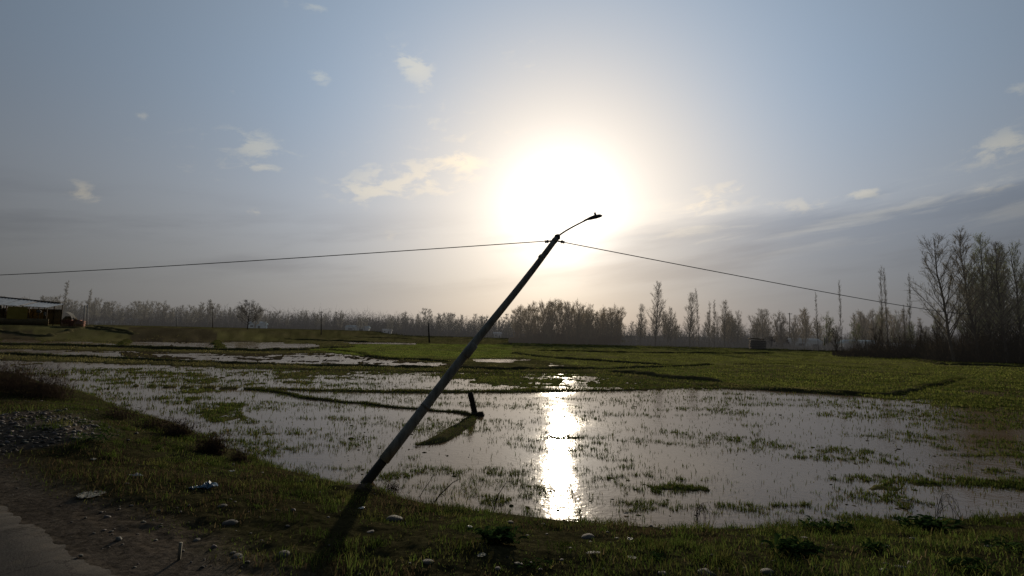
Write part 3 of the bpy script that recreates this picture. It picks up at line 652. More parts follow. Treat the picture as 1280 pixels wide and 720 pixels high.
mb=MB(); prism(mb,np.zeros(3),dv,.17,.155); obj('shaft',mb.mesh('shaft',M_CONC),st)
mb=MB(); prism(mb,np.array([.07,-.03,-.02]),np.array([.04,-.03,.20]),.44,.34); obj('footing',mb.mesh('footing',M_CONC),st)

# ------------------------------------------------------------------ litter, twigs, peg
M_BLUE=mat_noise('blue plastic',(.01,.06,.12),(.025,.11,.19),12,.4,.4,.5)
M_WHITE=mat_noise('white plastic',(.35,.34,.33),(.55,.55,.53),15,.45,.3,.5)
M_CARD=mat_noise('pale card',(.20,.19,.15),(.30,.28,.23),10,.9,.2,.2)
M_STICK=mat_noise('dry twig',(.045,.034,.026),(.09,.07,.05),20,.9,.3,.2)
def crumple(name,p,sx,sy,sz,seed,mat,label,cat,group=None):
    n=13; g=np.linspace(-1,1,n); A,B=np.meshgrid(g,g); r=np.random.default_rng(seed)
    z=np.abs(fbm(A*2.1+seed,B*2.1,seed,4)-.5)*2.4*(1-.6*np.maximum(abs(A),abs(B)))+.10
    ox=fbm(A*1.7,B*1.7+seed,seed+1,3)-.5; oy=fbm(A*1.7+9,B*1.7+seed,seed+2,3)-.5
    V=np.stack([(A*(1-.25*B*B)+ox*.9)*sx/2,(B*(1-.3*A*A)+oy*.9)*sy/2,z*sz],-1).reshape(-1,3)
    I=(np.arange(n-1)[:,None]*n+np.arange(n-1)[None]).ravel()
    o=obj(name,mk_mesh(name,V,[np.stack([I,I+1,I+n+1,I+n],1)],mat),None,(p[0],p[1],p[2]+.005)); o.rotation_euler=(0,0,seed*1.3); return tag(o,label,cat,group)
def sz(px,p): return px/F*np.linalg.norm(np.array(p)-CAM)
p=hit(260,610); crumple('plastic_bag',p,sz(16,p),sz(18,p),sz(9,p),3,M_BLUE,'bright blue crumpled plastic bag on the grass bank','bag','blue bags')
p=hit(243,611); crumple('plastic_bag',p,sz(9,p),sz(11,p),sz(5,p),5,M_BLUE,'dull blue scrap of plastic just left of the bright blue bag','bag','blue bags')
p=hit(113,619); crumple('card_sheet',p,sz(22,p),sz(22,p),sz(4,p),8,M_CARD,'flat pale sheet of card lying on the dirt verge','card')
p=hit(543,625); crumple('cup',p,sz(9,p),sz(9,p),sz(7,p),9,M_WHITE,'bright white crushed plastic cup at the water edge by a twig','litter')
p=hit(171,597); crumple('paper_scrap',p,sz(6,p),sz(13,p),sz(5,p),11,M_WHITE,'narrow white paper scrap standing in grass left of the blue bag','litter')
LIT=[(602,695,12,'white curled plastic strip in grass below the dark leafy clump'),(587,662,8,'small white scrap left of the dark leafy clump'),(783,647,7,'tiny white scrap near the water below the glint'),(788,676,9,'torn pale scrap right of the round pale stone'),(790,698,11,'small crumpled white wrapper low right of the slab stone'),(452,636,8,'pale bent scrap at the foot of the leaning lamp'),(116,575,7,'white scrap at the edge of the gravel heap'),(290,590,7,'pale scrap in the grass right of the blue bag'),(1132,629,9,'white scrap floating on the water at right')]
for i,(px,py,wd,lab) in enumerate(LIT):
    p=hit(px,py); p[2]=max(p[2],ZW+.01); crumple('litter_scrap',p,sz(wd,p),sz(wd*.7,p),sz(2.5,p),20+i,M_WHITE if i%2 else M_CARD,lab,'litter','litter scraps on the bank')
def twig(pts,r,label,branches=()):
    mb=MB(); mb.tube(pts,np.linspace(r,r*.4,len(pts)),6)
    for b in branches: mb.tube(b,np.linspace(r*.6,r*.25,len(b)),5)
    o=obj('bare_twig',mb.mesh('bare_twig',M_STICK,True)); return tag(o,label,'twig','bent twigs at the water edge')
def pxl(l,Y): return np.array([at_y(a,b,Y) for a,b in l])
p=hit(544,626); Y=p[1]; twig(pxl([(543,628),(550,618),(560,609),(566,603),(574,599)],Y),.011,'long dark twig rising from the white cup at the water edge',[pxl([(551,617),(556,620),(557,616)],Y)])
p=hit(618,636); Y=p[1]; twig(pxl([(618,637),(620,626),(623,618),(629,609),(634,601)],Y),.010,'crooked upright twig standing alone at the water edge',[pxl([(621,622),(617,628)],Y)])
p=hit(525,622); Y=p[1]; twig(pxl([(524,622),(531,610),(537,602),(543,592)],Y),.007,'thin slanted twig just right of the lamp foot')
p=hit(224,700); mb=MB(); mb.box((0,0,sz(8,p)),(.022,.02,sz(17,p)),.3,.06,.05); tag(obj('wooden_peg',mb.mesh('wooden_peg',M_CARD),None,tuple(p)),'pale wooden peg stuck upright in the dirt verge','peg')
mb=MB(); p=hit(690,520); 
# arching dead stems at the water edge
M_STEM=mat_noise('dead stem',(.05,.04,.028),(.09,.075,.05),20,.9,0,.2)
for (px,py,wd,ht,lab) in [(870,652,34,22,'arching dead grass stems at the water edge right of the glint'),(1172,648,40,28,'tall arching dead stems in front of the green mud bar at right')]:
    p=hit(px,py); mb=MB(); s=sz(1,p)
    for k_ in range(9):
        a=random.uniform(-1,1); hh=random.uniform(.5,1)*ht*s; L=[(random.uniform(-.1,.1)*wd*s+a*wd*s*.6*v+0,random.uniform(-.01,.01),hh*(1-(v*1.25-1)**2*1.0)) for v in np.linspace(0,1.5,8)]
        L=np.array(L); L[:,0]=np.sort(L[:,0])*(1 if a>0 else -1)*.7; L[0,2]=-.02; mb.tube(L,np.linspace(.0035,.0018,8),4)
    tag(obj('dead_stems',mb.mesh('dead_stems',M_STEM),None,tuple(p)),lab,'dead plant','dead stems at the water edge')

# ------------------------------------------------------------------ leafy weeds and dry weeds
M_LEAF=mat_attr_leaf('broad leaves',.35,gloss=.0)
def leafy(p,n,spread,size,label,seed,name='leafy_weed',group='leafy weeds on the bank'):
    r=np.random.default_rng(seed); V=[];Q=[];C=[];m_=0
    for i in range(n):
        a=r.uniform(0,2*pi); rad=spread*r.uniform(.0,1)**.7; b=np.array([cos(a)*rad*1.5,sin(a)*rad,0]); z0=0; a2_=r.uniform(0,2*pi)
        dirh=np.array([cos(a2_),sin(a2_),0]); sd=np.array([-sin(a2_),cos(a2_),0]); L=size*r.uniform(.5,1.3); wd=L*r.uniform(.22,.36); up0=r.uniform(.5,1.3)
        st_=[(0,.12),(.25,.6),(.5,1),(.78,.75),(1,.05)]; c=np.array([.030,.055,.016])*r.uniform(.6,1.6)
        b[2]=r.uniform(0,.5)*size-.01
        for s,wv in st_:
            pt=b+dirh*L*s*.75+np.array([0,0,1])*(L*(up0*s-.75*s*s*up0)); cup=np.array([0,0,.18*wd*wv])
            V+= [pt-sd*wd*wv*.5+cup, pt, pt+sd*wd*wv*.5+cup]; C+=[c*.9,c*1.15,c*.9]
        for k_ in range(4):
            for j in (0,1): Q.append([m_+k_*3+j,m_+k_*3+j+1,m_+k_*3+j+4,m_+k_*3+j+3])
        m_+=15
    me=mk_mesh(name,np.array(V),[np.array(Q)],M_LEAF,np.array(C)); return tag(obj(name,me,None,tuple(p)),label,'weed',group)
for i,(px,py,n_,spx,szp,lab) in enumerate([(622,680,190,14,17,'dark leafy weed clump standing left of the sun glint'),(1035,664,70,16,13,'low broad-leaved weed with pointed leaves at the water edge'),
   (1160,664,130,15,15,'largest broad-leaved weed with pale shining leaves at the right water edge'),(1262,690,60,14,11,'low leafy weed at the right edge of the bank'),(1095,690,90,9,10,'sparse leafy weed in dark grass below the largest weed'),
   (995,695,150,15,17,'dark spreading weed at the bottom right of the pale stones'),(820,700,60,7,8,'small leafy weed below the round pale stone'),(125,552,40,14,9,'leafy weed at the end of the gravel heap'),(1210,712,90,12,12,'broad leaves at the bottom right corner of the bank'),(668,708,40,12,10,'small weed at the bottom right of the dark leafy clump')]):
    p=hit(px,py); leafy(p,n_,sz(spx,p),sz(szp,p),lab,60+i)
M_DRY=mat_twig('dry weed stalks',(.15,.112,.085),.45,(.09,.065,.05))
def dryweed(p,n,wd,ht,label,seed):
    r=np.random.default_rng(seed); P0=[];P1=[];W_=[]
    for i in range(n):
        b=np.array([r.normal(0,.45)*wd,r.normal(0,.3)*wd,-.02]); d=np.array([r.normal(0,.35),r.normal(0,.35),1]); d/=np.linalg.norm(d); L=ht*r.uniform(.3,1); k_=b
        for s in range(3):
            e=k_+d*L/3; P0.append(k_);P1.append(e);W_.append(.0045*(1-s*.25)); 
            for _ in range(2):
                dd=d+r.normal(0,.6,3); dd/=np.linalg.norm(dd); P0.append(e);P1.append(e+dd*L*.22);W_.append(.003)
            k_=e; d=d+r.normal(0,.12,3); d/=np.linalg.norm(d)
    V,T=cones(P0,P1,np.array(W_)*1.3); return tag(obj('dry_weed',mk_mesh('dry_weed',V,[T],M_DRY),None,tuple(p)),label,'dry weed','dry brown weeds along the bank')
for i,(px,py,n_,wpx,hpx,lab) in enumerate([(35,494,420,30,30,'largest brown dry weed clump at the far left on the bank'),(8,484,260,20,26,'brown dry weeds cut by the left edge of the photo'),(70,497,200,18,20,'thin dry weeds right of the largest brown clump'),
   (150,522,160,20,14,'low dry weeds on the bank above the gravel heap'),(222,547,320,16,20,'dense reddish dry weed clump at the water edge above the blue bag'),(265,566,320,16,22,'reddish dry weeds on the shore right of the dense clump'),(190,536,160,18,14,'low reddish dry weeds left of the dense clump'),(298,578,140,12,16,'last small dry weed clump before the shore grass'),(490,613,90,9,14,'wispy brown stalks right of the lamp foot')]):
    p=hit(px,py); dryweed(p,n_,sz(wpx,p),sz(hpx,p),lab,80+i)

# ------------------------------------------------------------------ trees
def gen_tree(seed,H,r0,style,tw=1.0):
    r=np.random.default_rng(seed); S0=[];S1=[];A0=[];A1=[];T0=[];T1=[];TW=[]
    def grow(p,d,L,rad,n,up,wander):
        pts=[p]; k=p
        for i in range(n):
            d=d+r.normal(0,wander,3)+np.array([0,0,up]); d=d/np.linalg.norm(d); k=k+d*L/n; pts.append(k)
        return np.array(pts)
    def limb(pts,ra,rb):
        n=len(pts)-1; q=np.linspace(ra,rb,n+1)
        for i in range(n): S0.append(pts[i]);S1.append(pts[i+1]+(pts[i+1]-pts[i])*.02);A0.append(q[i]);A1.append(q[i+1])
    stems=[]
    P=dict(poplar=(62,.16,.97,.27,.62,.065),slim=(30,.25,.98,.07,.6,.14),fork=(46,.13,.93,.38,.62,.06),broad=(30,.16,.92,.40,.95,.05),bushy=(44,.06,.95,.30,.7,.08))[style]
    nb,t0,t1,lf,ang,upv_=P
    nst={'poplar':1,'slim':1,'fork':1,'broad':1,'bushy':3}[style]
    for s_ in range(nst):
        d=np.array([r.normal(0,.05 if nst==1 else .22),r.normal(0,.05 if nst==1 else .22),1]); b=np.array([r.normal(0,.2),r.normal(0,.2),-.3]) if nst>1 else np.array([0,0,-.3])
        tr=grow(b,d/np.linalg.norm(d),H*(1 if nst==1 else r.uniform(.75,1)),r0,14,.04,.035 if style!='fork' else .06); limb(tr,r0,r0*.12); stems.append(tr)
    for i in range(nb):
        tr=stems[i%nst]; f=t0+(t1-t0)*((i+.5)/nb); f=min(.985,f+r.uniform(-.02,.02)); k=f*(len(tr)-1); j=int(k); p=tr[j]+(tr[j+1]-tr[j])*(k-j)
        a=i*2.4+r.uniform(-.5,.5); an=ang*r.uniform(.7,1.3); d=np.array([cos(a)*sin(an),sin(a)*sin(an),cos(an)])
        prof=(1-f)**.6*(.55+.45*min(1,f/.3)) if style in('broad','bushy') else (1-f)**.65
        L=H*lf*r.uniform(.6,1.25)*prof+.5; rb=max(.014,r0*(.30 if style=='fork' else .36)*(1-f)+.010)
        br=grow(p,d,L,rb,6,upv_,.09); limb(br,rb,rb*.3)
        for q in range(int(5+L*1.6)):
            g=r.uniform(.22,1); kk=g*5.99; jj=int(kk); p2=br[jj]+(br[jj+1]-br[jj])*(kk-jj); dd=(br[jj+1]-br[jj]); dd/=np.linalg.norm(dd)
            d2=dd+r.normal(0,.45,3)+np.array([0,0,.25]); d2/=np.linalg.norm(d2); L2=L*.36*(1.15-g)+.35; sb=grow(p2,d2,L2,.02,3,.06,.12)
            for e in range(3): T0.append(sb[e]);T1.append(sb[e+1]);TW.append(.020-.004*e)
            for e in range(int(4+L2*3)):
                g2_=r.uniform(.1,1)*2.99; j2=int(g2_); p3=sb[j2]+(sb[j2+1]-sb[j2])*(g2_-j2); d3=(sb[j2+1]-sb[j2]); d3=d3/np.linalg.norm(d3)+r.normal(0,.45,3)+np.array([0,0,.2]); d3/=np.linalg.norm(d3)
                T0.append(p3);T1.append(p3+d3*r.uniform(.25,.7));TW.append(.011)
    V,Q=frusta(S0,S1,np.array(A0),np.array(A1),6); Vt,Tt=cones(T0,T1,np.array(TW)*tw)
    # buds: tiny leaf faces along the twigs
    i=r.integers(0,len(T0),int(len(T0)*.9)); bp=np.array(T1)[i]*.8+np.array(T0)[i]*.2; sz_=.045*tw
    o1=r.normal(0,sz_,(len(i),3)); o2=r.normal(0,sz_,(len(i),3)); nV=len(Vt); Vb=np.stack([bp,bp+o1,bp+o2],1).reshape(-1,3); Tb=(nV+np.arange(len(i)*3)).reshape(-1,3)
    return (V,Q,np.vstack([Vt,Vb]),np.vstack([Tt,Tb]))
PROTO={}
def proto(style,k,H,tw=1.0):
    key=(style,k,tw)
    if key not in PROTO:
        V,Q,Vt,Tt=gen_tree(500+k*7+len(style),H,H*.0115 if style!='slim' else H*.0085,style,tw)
        mt=mk_mesh('trunk',V,[Q],None,None,True); mc=mk_mesh('crown',Vt,[Tt]); mt.materials.append(MZ['near'][0]); mc.materials.append(MZ['near'][1]); PROTO[key]=(mt,mc,H)
    return PROTO[key]
MZ={'near':(mat_twig('bark near',(.09,.08,.068),.0,None,.008),mat_twig('twigs near',(.20,.19,.125),.50,(.18,.155,.11),.012)),  # zones further off get paler tones and more emission, haze painted into the trees
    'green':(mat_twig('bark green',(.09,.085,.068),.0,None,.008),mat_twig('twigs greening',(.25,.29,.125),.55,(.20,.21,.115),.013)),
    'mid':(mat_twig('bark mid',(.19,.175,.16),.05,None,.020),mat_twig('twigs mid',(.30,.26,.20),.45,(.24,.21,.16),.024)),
    'sunny':(mat_twig('bark with painted sun haze',(.30,.25,.19),.1,None,.020),mat_twig('twigs with painted sun haze',(.36,.28,.18),.50,(.28,.24,.15),.024)),
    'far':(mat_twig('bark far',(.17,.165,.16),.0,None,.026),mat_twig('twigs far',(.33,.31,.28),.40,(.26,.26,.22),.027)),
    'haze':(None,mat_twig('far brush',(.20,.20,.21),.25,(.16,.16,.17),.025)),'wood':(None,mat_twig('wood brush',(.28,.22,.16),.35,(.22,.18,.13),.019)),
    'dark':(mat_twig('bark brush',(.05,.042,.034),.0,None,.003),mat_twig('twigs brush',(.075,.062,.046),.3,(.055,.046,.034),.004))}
def tree(px,Y,top,style,k,zone,label,group=None,name='bare_tree',wide=1.0,z=None):
    mt,mc,H=proto(style,k,{'poplar':15,'slim':14,'fork':16,'broad':9,'bushy':9}[style],{'far':1.6,'sunny':1.2,'mid':1.0}.get(zone,1.0))
    p=at_y(px,430,Y); x=p[0]; z=gz(x,Y) if z is None else z
    hgt=at_y(px,top,Y)[2]-z; s=hgt/H
    e=thing(name,label,'tree',(x,Y,z),random.uniform(0,6.28),group); e.scale=(s*wide,s*wide,s); e.rotation_euler[1]=random.uniform(-.025,.025)
    for nm,me,mi in (('trunk',mt,0),('crown',mc,1)):
        o=bpy.data.objects.new(nm,me); COL.objects.link(o); o.parent=e
        o.material_slots[0].link='OBJECT'; o.material_slots[0].material=MZ[zone][mi]
    return e
# grove at the right
tree(1192,70,294,'fork',0,'near','tall open forked tree at the left end of the right-hand grove',name='forked_tree',wide=1.1)
tree(1222,73,287,'poplar',0,'near','tallest bare poplar just right of the open forked tree',name='poplar_tree')
tree(1207,76,330,'poplar',1,'green','shorter greenish poplar between the forked tree and tallest poplar',name='poplar_tree')
tree(1243,74,296,'poplar',2,'green','leafing greenish poplar right of the tallest poplar',name='poplar_tree')
tree(1258,71,302,'poplar',1,'near','dark straight poplar close to the right edge',name='poplar_tree')
tree(1276,72,305,'fork',1,'green','greenish forked tree cut by the right edge of the photo',name='forked_tree')
for i,(px,top) in enumerate([(1234,318),(1250,330),(1266,312),(1228,345),(1284,320),(1300,300),(1320,310),(1345,296),(1214,352),(1272,340)]):
    tree(px,77+(i%4)*3,top,'poplar',i%3,('green','near')[i%2],'bare poplar packed inside the right-hand grove','poplars inside the right-hand grove','poplar_tree')
for i,(px,Y,top,lab) in enumerate([(1103,98,336,'slim bare sapling, left of the two tall twins at right'),(1109.5,97,337,'slim bare sapling, right of the two tall twins at right'),(1137,90,344,'lone slim bare trunk between twin saplings and grove'),(1052,104,352,'slim bare sapling under the right cable, left of the twins'),(1023,108,367,'short slim sapling near the hazy houses at right'),(1131,92,382,'low slim sapling beside the lone slim trunk')]):
    tree(px,Y,top,'slim',i%2,'near',lab,None,'sapling',wide=.5)
# trees along the middle distance
for i,(px,Y,top,st_,k,zn,lab) in enumerate([(819,128,354,'poplar',2,'mid','tallest bare tree right of the central wood'),(800,131,380,'poplar',1,'mid','mid-height bare tree just left of the tallest central tree'),(834,132,384,'poplar',0,'mid','mid-height bare tree just right of the tallest central tree'),
   (862,124,366,'poplar',1,'mid','narrow upright poplar beside a bare pole-like trunk'),(873.5,125,362,'slim',1,'mid','pole-like bare trunk right of the narrow poplar'),(886,128,378,'slim',0,'mid','thin bare trunk, second right of the narrow poplar'),(893,128,376,'slim',1,'mid','thin bare trunk, third right of the narrow poplar'),(906,126,376,'poplar',0,'mid','slender poplar midway between narrow poplar and dark hut'),(922,130,388,'fork',0,'mid','round-topped bare tree left of the dark hut'),(954,126,386,'fork',1,'mid','spreading bare tree behind the dark hut'),(308,150,374,'broad',0,'dark','round bushy tree standing alone before the left tree line')]):
    tree(px,Y,top,st_,k,zn,lab,None,'bare_tree',wide=1.7 if st_=='broad' else 1.0 if st_!='slim' else .8)
G='trees of the central wood under the sun'
r_=random.Random(5)
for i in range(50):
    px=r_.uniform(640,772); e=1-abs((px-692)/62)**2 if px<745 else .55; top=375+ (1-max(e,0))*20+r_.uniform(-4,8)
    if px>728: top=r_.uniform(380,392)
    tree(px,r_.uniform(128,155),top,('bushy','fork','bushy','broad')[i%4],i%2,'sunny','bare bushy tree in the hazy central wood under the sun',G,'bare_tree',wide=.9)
G='small bare trees right of the central wood'
for i in range(42):
    px=r_.uniform(765,1000); tree(px,r_.uniform(132,160),r_.uniform(386,408),('bushy','fork','poplar')[i%3],i%2,'mid','small bare tree in the thin belt right of the central wood',G,'bare_tree')
G='trees of the belt behind the right-hand field'
for i in range(32):
    px=r_.uniform(995,1190); top=r_.uniform(384,404); tree(px,r_.uniform(125,175),top,('bushy','fork','poplar','bushy')[i%4],i%2,('mid','sunny','mid','green')[i%4],'bare tree in the hazy belt behind the right-hand field',G,'bare_tree')
G='trees of the long left tree line'
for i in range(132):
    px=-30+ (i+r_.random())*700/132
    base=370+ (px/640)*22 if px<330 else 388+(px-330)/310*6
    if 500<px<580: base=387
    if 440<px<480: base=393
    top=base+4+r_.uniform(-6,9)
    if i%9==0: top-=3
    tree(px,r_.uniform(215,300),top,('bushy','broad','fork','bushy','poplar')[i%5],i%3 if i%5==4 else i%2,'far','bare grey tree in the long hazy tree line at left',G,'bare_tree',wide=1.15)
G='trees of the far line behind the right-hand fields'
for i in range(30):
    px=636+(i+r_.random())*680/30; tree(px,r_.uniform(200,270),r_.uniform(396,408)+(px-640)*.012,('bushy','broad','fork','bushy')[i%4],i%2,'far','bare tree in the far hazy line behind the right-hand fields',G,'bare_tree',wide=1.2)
for px,top,st_ in [(74,352,'slim'),(104,362,'slim')]: tree(px,205,top,st_,0,'far','tall thin tree rising above the line behind the shed' if px<90 else 'thin bare tree right of the shed and brick stack',None,'bare_tree')
# brush along the tree feet
def brush(name,px0,px1,Y0,Y1,h0,h1,n,mat,label,seed):
    r=np.random.default_rng(seed); px=r.uniform(px0,px1,n); Y=r.uniform(Y0,Y1,n); x=np.array([at_y(a,430,b)[0] for a,b in zip(px,Y)]); z=ground(x,Y)
    hh=(h0+(h1-h0)*fbm(x*.22,Y*.1,seed,4)*1.2)*r.uniform(.25,1,n)**1.3*(.25+.75*sstep(px0-1,px0+60,px))
    P0=np.column_stack([x,Y,z-.1]); d=np.column_stack([r.normal(0,.28,n),r.normal(0,.28,n),np.ones(n)])*hh[:,None]; P1=P0+d
    V,T=cones(P0,P1,.012+Y*.00028)
    m_=n*3; i=r.integers(0,n,m_); f=r.uniform(.15,1,m_)[:,None]; q0=P0[i]*(1-f)+P1[i]*f; dd=r.normal(0,.6,(m_,3))+np.array([0,0,.5]); q1=q0+dd*(hh[i]*.22)[:,None]
    V2,T2=cones(q0,q1,.006+Y[i]*.00018)
    return tag(obj(name,mk_mesh(name,np.vstack([V,V2]),[np.vstack([T,T2+len(V)])],mat)),label,'undergrowth',kind='stuff')
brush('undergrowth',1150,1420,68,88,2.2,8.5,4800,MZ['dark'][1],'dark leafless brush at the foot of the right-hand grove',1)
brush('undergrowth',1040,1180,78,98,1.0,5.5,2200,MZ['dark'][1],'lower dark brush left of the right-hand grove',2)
brush('undergrowth',985,1130,118,150,.8,3.8,1800,MZ['haze'][1],'hazy brush below the belt behind the right-hand field',3)
brush('undergrowth',760,1000,128,160,1.0,4.6,3600,MZ['haze'][1],'grey brush below the thin belt of small trees',4)
brush('undergrowth',636,775,132,158,2.5,7.0,4600,MZ['wood'][1],'dense brown brush below the central wood',5)
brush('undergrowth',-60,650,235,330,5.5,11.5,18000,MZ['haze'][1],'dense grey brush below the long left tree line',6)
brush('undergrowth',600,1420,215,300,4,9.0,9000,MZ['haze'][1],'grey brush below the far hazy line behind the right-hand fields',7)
# single dark shrubs in front of the right belt
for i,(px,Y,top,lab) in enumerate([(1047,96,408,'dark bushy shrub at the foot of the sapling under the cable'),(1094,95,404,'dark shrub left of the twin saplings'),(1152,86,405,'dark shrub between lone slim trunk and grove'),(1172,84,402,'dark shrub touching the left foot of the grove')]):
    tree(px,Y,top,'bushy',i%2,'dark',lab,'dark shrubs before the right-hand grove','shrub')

# ------------------------------------------------------------------ shed, brick stack, houses, poles
M_WOOD=mat_noise('dark timber',(.07,.052,.034),(.14,.105,.07),4,.9,.4,.2)
M_SHED=mat_noise('tan boards',(.14,.105,.06),(.26,.20,.11),3,.9,.4,.1)
M_TIN=mat_noise('tin sheet',(.08,.095,.12),(.15,.17,.20),1.2,.55,.2,.5)
M_TIN2=mat_noise('rusty tin',(.10,.10,.11),(.20,.20,.21),1.5,.6,.2,.4)
M_YEL=mat_noise('yellow tarp',(.36,.26,.05),(.52,.39,.09),.7,.7,.5,.3)
M_BRICK=mat_noise('red bricks',(.16,.07,.05),(.34,.17,.12),3.5,.9,.4,.2)
M_PALE=mat_noise('pale sheet',(.45,.42,.36),(.60,.57,.50),2,.8,.2,.3)
M_GREY=mat_noise('grey sacks',(.07,.07,.07),(.22,.22,.21),1.3,.8,.3,.3)
Ys=120.0; zb=at_y(40,404.5,Ys)[2]
sx=lambda px: at_y(px,400,Ys)[0]
shed=thing('timber_shed','long open timber shed with a sloping tin roof at the far left','shed',(sx(20),Ys,zb))
X0=sx(-60)-sx(20); X1=sx(73)-sx(20)
def zpx(px,py): return at_y(px,py,Ys)[2]-zb
def slopeq(xa,xb,ya,yb,z1a,z1b,z2a,z2b,th_=.08):     # roof sheet: front edge z1, rear edge z2
    n=max(6,int((xb-xa)/.35)); xs=np.linspace(xa,xb,n); V=[]
    for th0 in (0,-th_):
        for (y,za,zb_) in ((ya,z1a,z1b),(yb,z2a,z2b)):
            for i_,x in enumerate(xs):
                k_=(x-xa)/(xb-xa); V.append((x,y,za+(zb_-za)*k_+(.035 if i_%2 else -.035)+th0))
    Q=[]
    for b0 in (0,2*n):
        for i_ in range(n-1): Q.append([b0+i_,b0+i_+1,b0+n+i_+1,b0+n+i_])
    for i_ in range(n-1): Q.append([i_,i_+1,2*n+i_+1,2*n+i_]); Q.append([n+i_,n+i_+1,3*n+i_+1,3*n+i_])
    return V,Q
xg=lambda px: sx(px)-sx(20)
eaL=zpx(0,381); eaR=zpx(72,385); rgL=zpx(0,372); rgR=zpx(72,379)
f=lambda px:(px-0)/72
def eave(px): return eaL+(eaR-eaL)*f(px)
def ridge(px): return rgL+(rgR-rgL)*f(px)
mb=MB()
for a,b in ((-60,16),(16.4,35)): 
    V,Q=slopeq(xg(a),xg(b),-3.0,1.6,eave(a),eave(b),ridge(a),ridge(b)); mb.add(V,Q)
roof=obj('roof',mb.mesh('roof',M_TIN),shed)
mb=MB(); V,Q=slopeq(xg(35.4),xg(40),-2.4,1.6,eave(35)+.15,eave(40)+.15,ridge(35)-.05,ridge(40)-.05); mb.add(V,Q); obj('roof_patch',mb.mesh('roof_patch',M_TIN2),roof)
mb=MB(); V,Q=slopeq(xg(40.4),xg(70.5),-3.0,1.6,eave(40),eave(70),ridge(40)-.12,ridge(70)-.1); mb.add(V,Q); obj('roof_sheet',mb.mesh('roof_sheet',M_TIN),roof)
mb=MB()
mb.tube([(xg(-60),1.7,ridge(-60)+.05),(xg(66),1.7,ridge(66)+.05)],.16,6); obj('ridge_beam',mb.mesh('ridge_beam',M_WOOD),shed)
for px in (-55,-38,-20,-4,8,20,33,48,60,70):
    mb=MB(); mb.tube([(xg(px),-2.6,-.6),(xg(px)+.05,-2.6,eave(px)-.05)],.11,6); obj('post',mb.mesh('post',M_WOOD),shed)
    mb=MB(); mb.tube([(xg(px),1.4,-.6),(xg(px),1.4,ridge(px)-.3)],.11,6); obj('post',mb.mesh('post',M_WOOD),shed)
mb=MB(); mb.box((xg(5),1.5,1.6),(xg(70)-xg(-60),.1,3.4)); obj('rear_wall',mb.mesh('rear_wall',M_SHED),shed)
mb=MB(); mb.box((xg(7),-2.75,.35),(xg(74)-xg(-60),.12,1.5)); obj('low_wall',mb.mesh('low_wall',M_SHED),shed)
def sheetmesh(x0,x1,z0,z1,y,seed,amp=.18):
    n=14; A,B=np.meshgrid(np.linspace(0,1,n),np.linspace(0,1,9)); V=np.stack([x0+(x1-x0)*A,y+amp*(fbm(A*5+seed,B*2,seed,3)-.5)*2,z0+(z1-z0)*B+.12*(fbm(A*4,B*0+seed,seed,2)-.5)],-1).reshape(-1,3)
    I=(np.arange(8)[:,None]*n+np.arange(n-1)[None]).ravel(); return V,np.stack([I,I+1,I+n+1,I+n],1)
mb=MB(); V,Q=sheetmesh(xg(23.5),xg(48.5),zpx(30,399),zpx(30,384),-2.9,3); mb.add(V,Q)
tag(obj('tarpaulin',mb.mesh('tarpaulin',M_YEL),None,(sx(20),Ys,zb)),'yellow tarpaulin hung across the open front of the shed','tarpaulin')
for i,(px,py,wd,ht,lab) in enumerate([(2,385,5,5,'pale grey sack heap under the shed roof at the left edge'),(12,385,4,6,'tall grey bundle hanging under the shed roof'),(21,389,4,3,'small pale sack left of the yellow tarpaulin'),(60,390,6,5,'bluish grey bundle under the shed roof right of the tarpaulin'),(67.5,393,3,6,'narrow pale bundle at the right end of the shed')]):
    mb=MB(); s=Ys/F; V,Fc,_=lumps(np.array([[0,0,0],[wd*s*.2,.1,.1],[-wd*s*.2,0,ht*s*.25]]),np.array([wd,wd*.8,wd*.7])*s*.42,ht/wd,.15); mb.add(V,None,Fc)
    tag(obj('sack',mb.mesh('sack',M_GREY),None,(sx(px),Ys-2.55,at_y(px,py,Ys)[2])),lab,'sack','sacks and bundles in the shed')
# brick stack made of courses
s=Ys/F
bs=MB(); bw=24*s; bh=8*s; nx,nz=12,7
for r0_ in range(nz):
    for c0 in range(nx):
        if r0_==nz-1 and random.random()<.25: continue
        bs.box(((c0-nx/2+.5)*bw/nx+(.1 if r0_%2 else 0),random.uniform(-.05,.05),(r0_+.5)*bh/nz),(bw/nx*.88,1.2,bh/nz*.86))
pbk=at_y(91,408,Ys-4); tag(obj('brick_stack',bs.mesh('brick_stack',M_BRICK),None,tuple(pbk)),'stack of red bricks on the ground right of the shed','bricks')
# curved pale sheet over a small hay heap
mb=MB(); V=[]
for a in np.linspace(.15,1.45,9):
    for y in (-.6,.6): V.append((2.2*sin(a)-1.0,y,2.2*cos(a)-.4))
Q=[[i*2,i*2+1,i*2+3,i*2+2] for i in range(8)]; mb.add(V,Q); ph_=at_y(86,400,Ys-1)
hay=thing('hay_heap','small brown hay heap with a curved pale cover behind the brick stack','heap',tuple(ph_))
obj('cover',mb.mesh('cover',mat_noise('dull cover',(.20,.19,.16),(.30,.28,.25),2,.9,.2,.1)),hay)
mb=MB(); V,Fc,_=lumps(np.array([[0,.2,0],[.5,.2,-.3],[-.5,.1,-.3]]),np.array([1.2,1.1,1.0]),.9,.12); mb.add(V,None,Fc); obj('hay',mb.mesh('hay',mat_noise('old hay',(.09,.065,.03),(.16,.12,.06),3,.95,.4,.1)),hay)
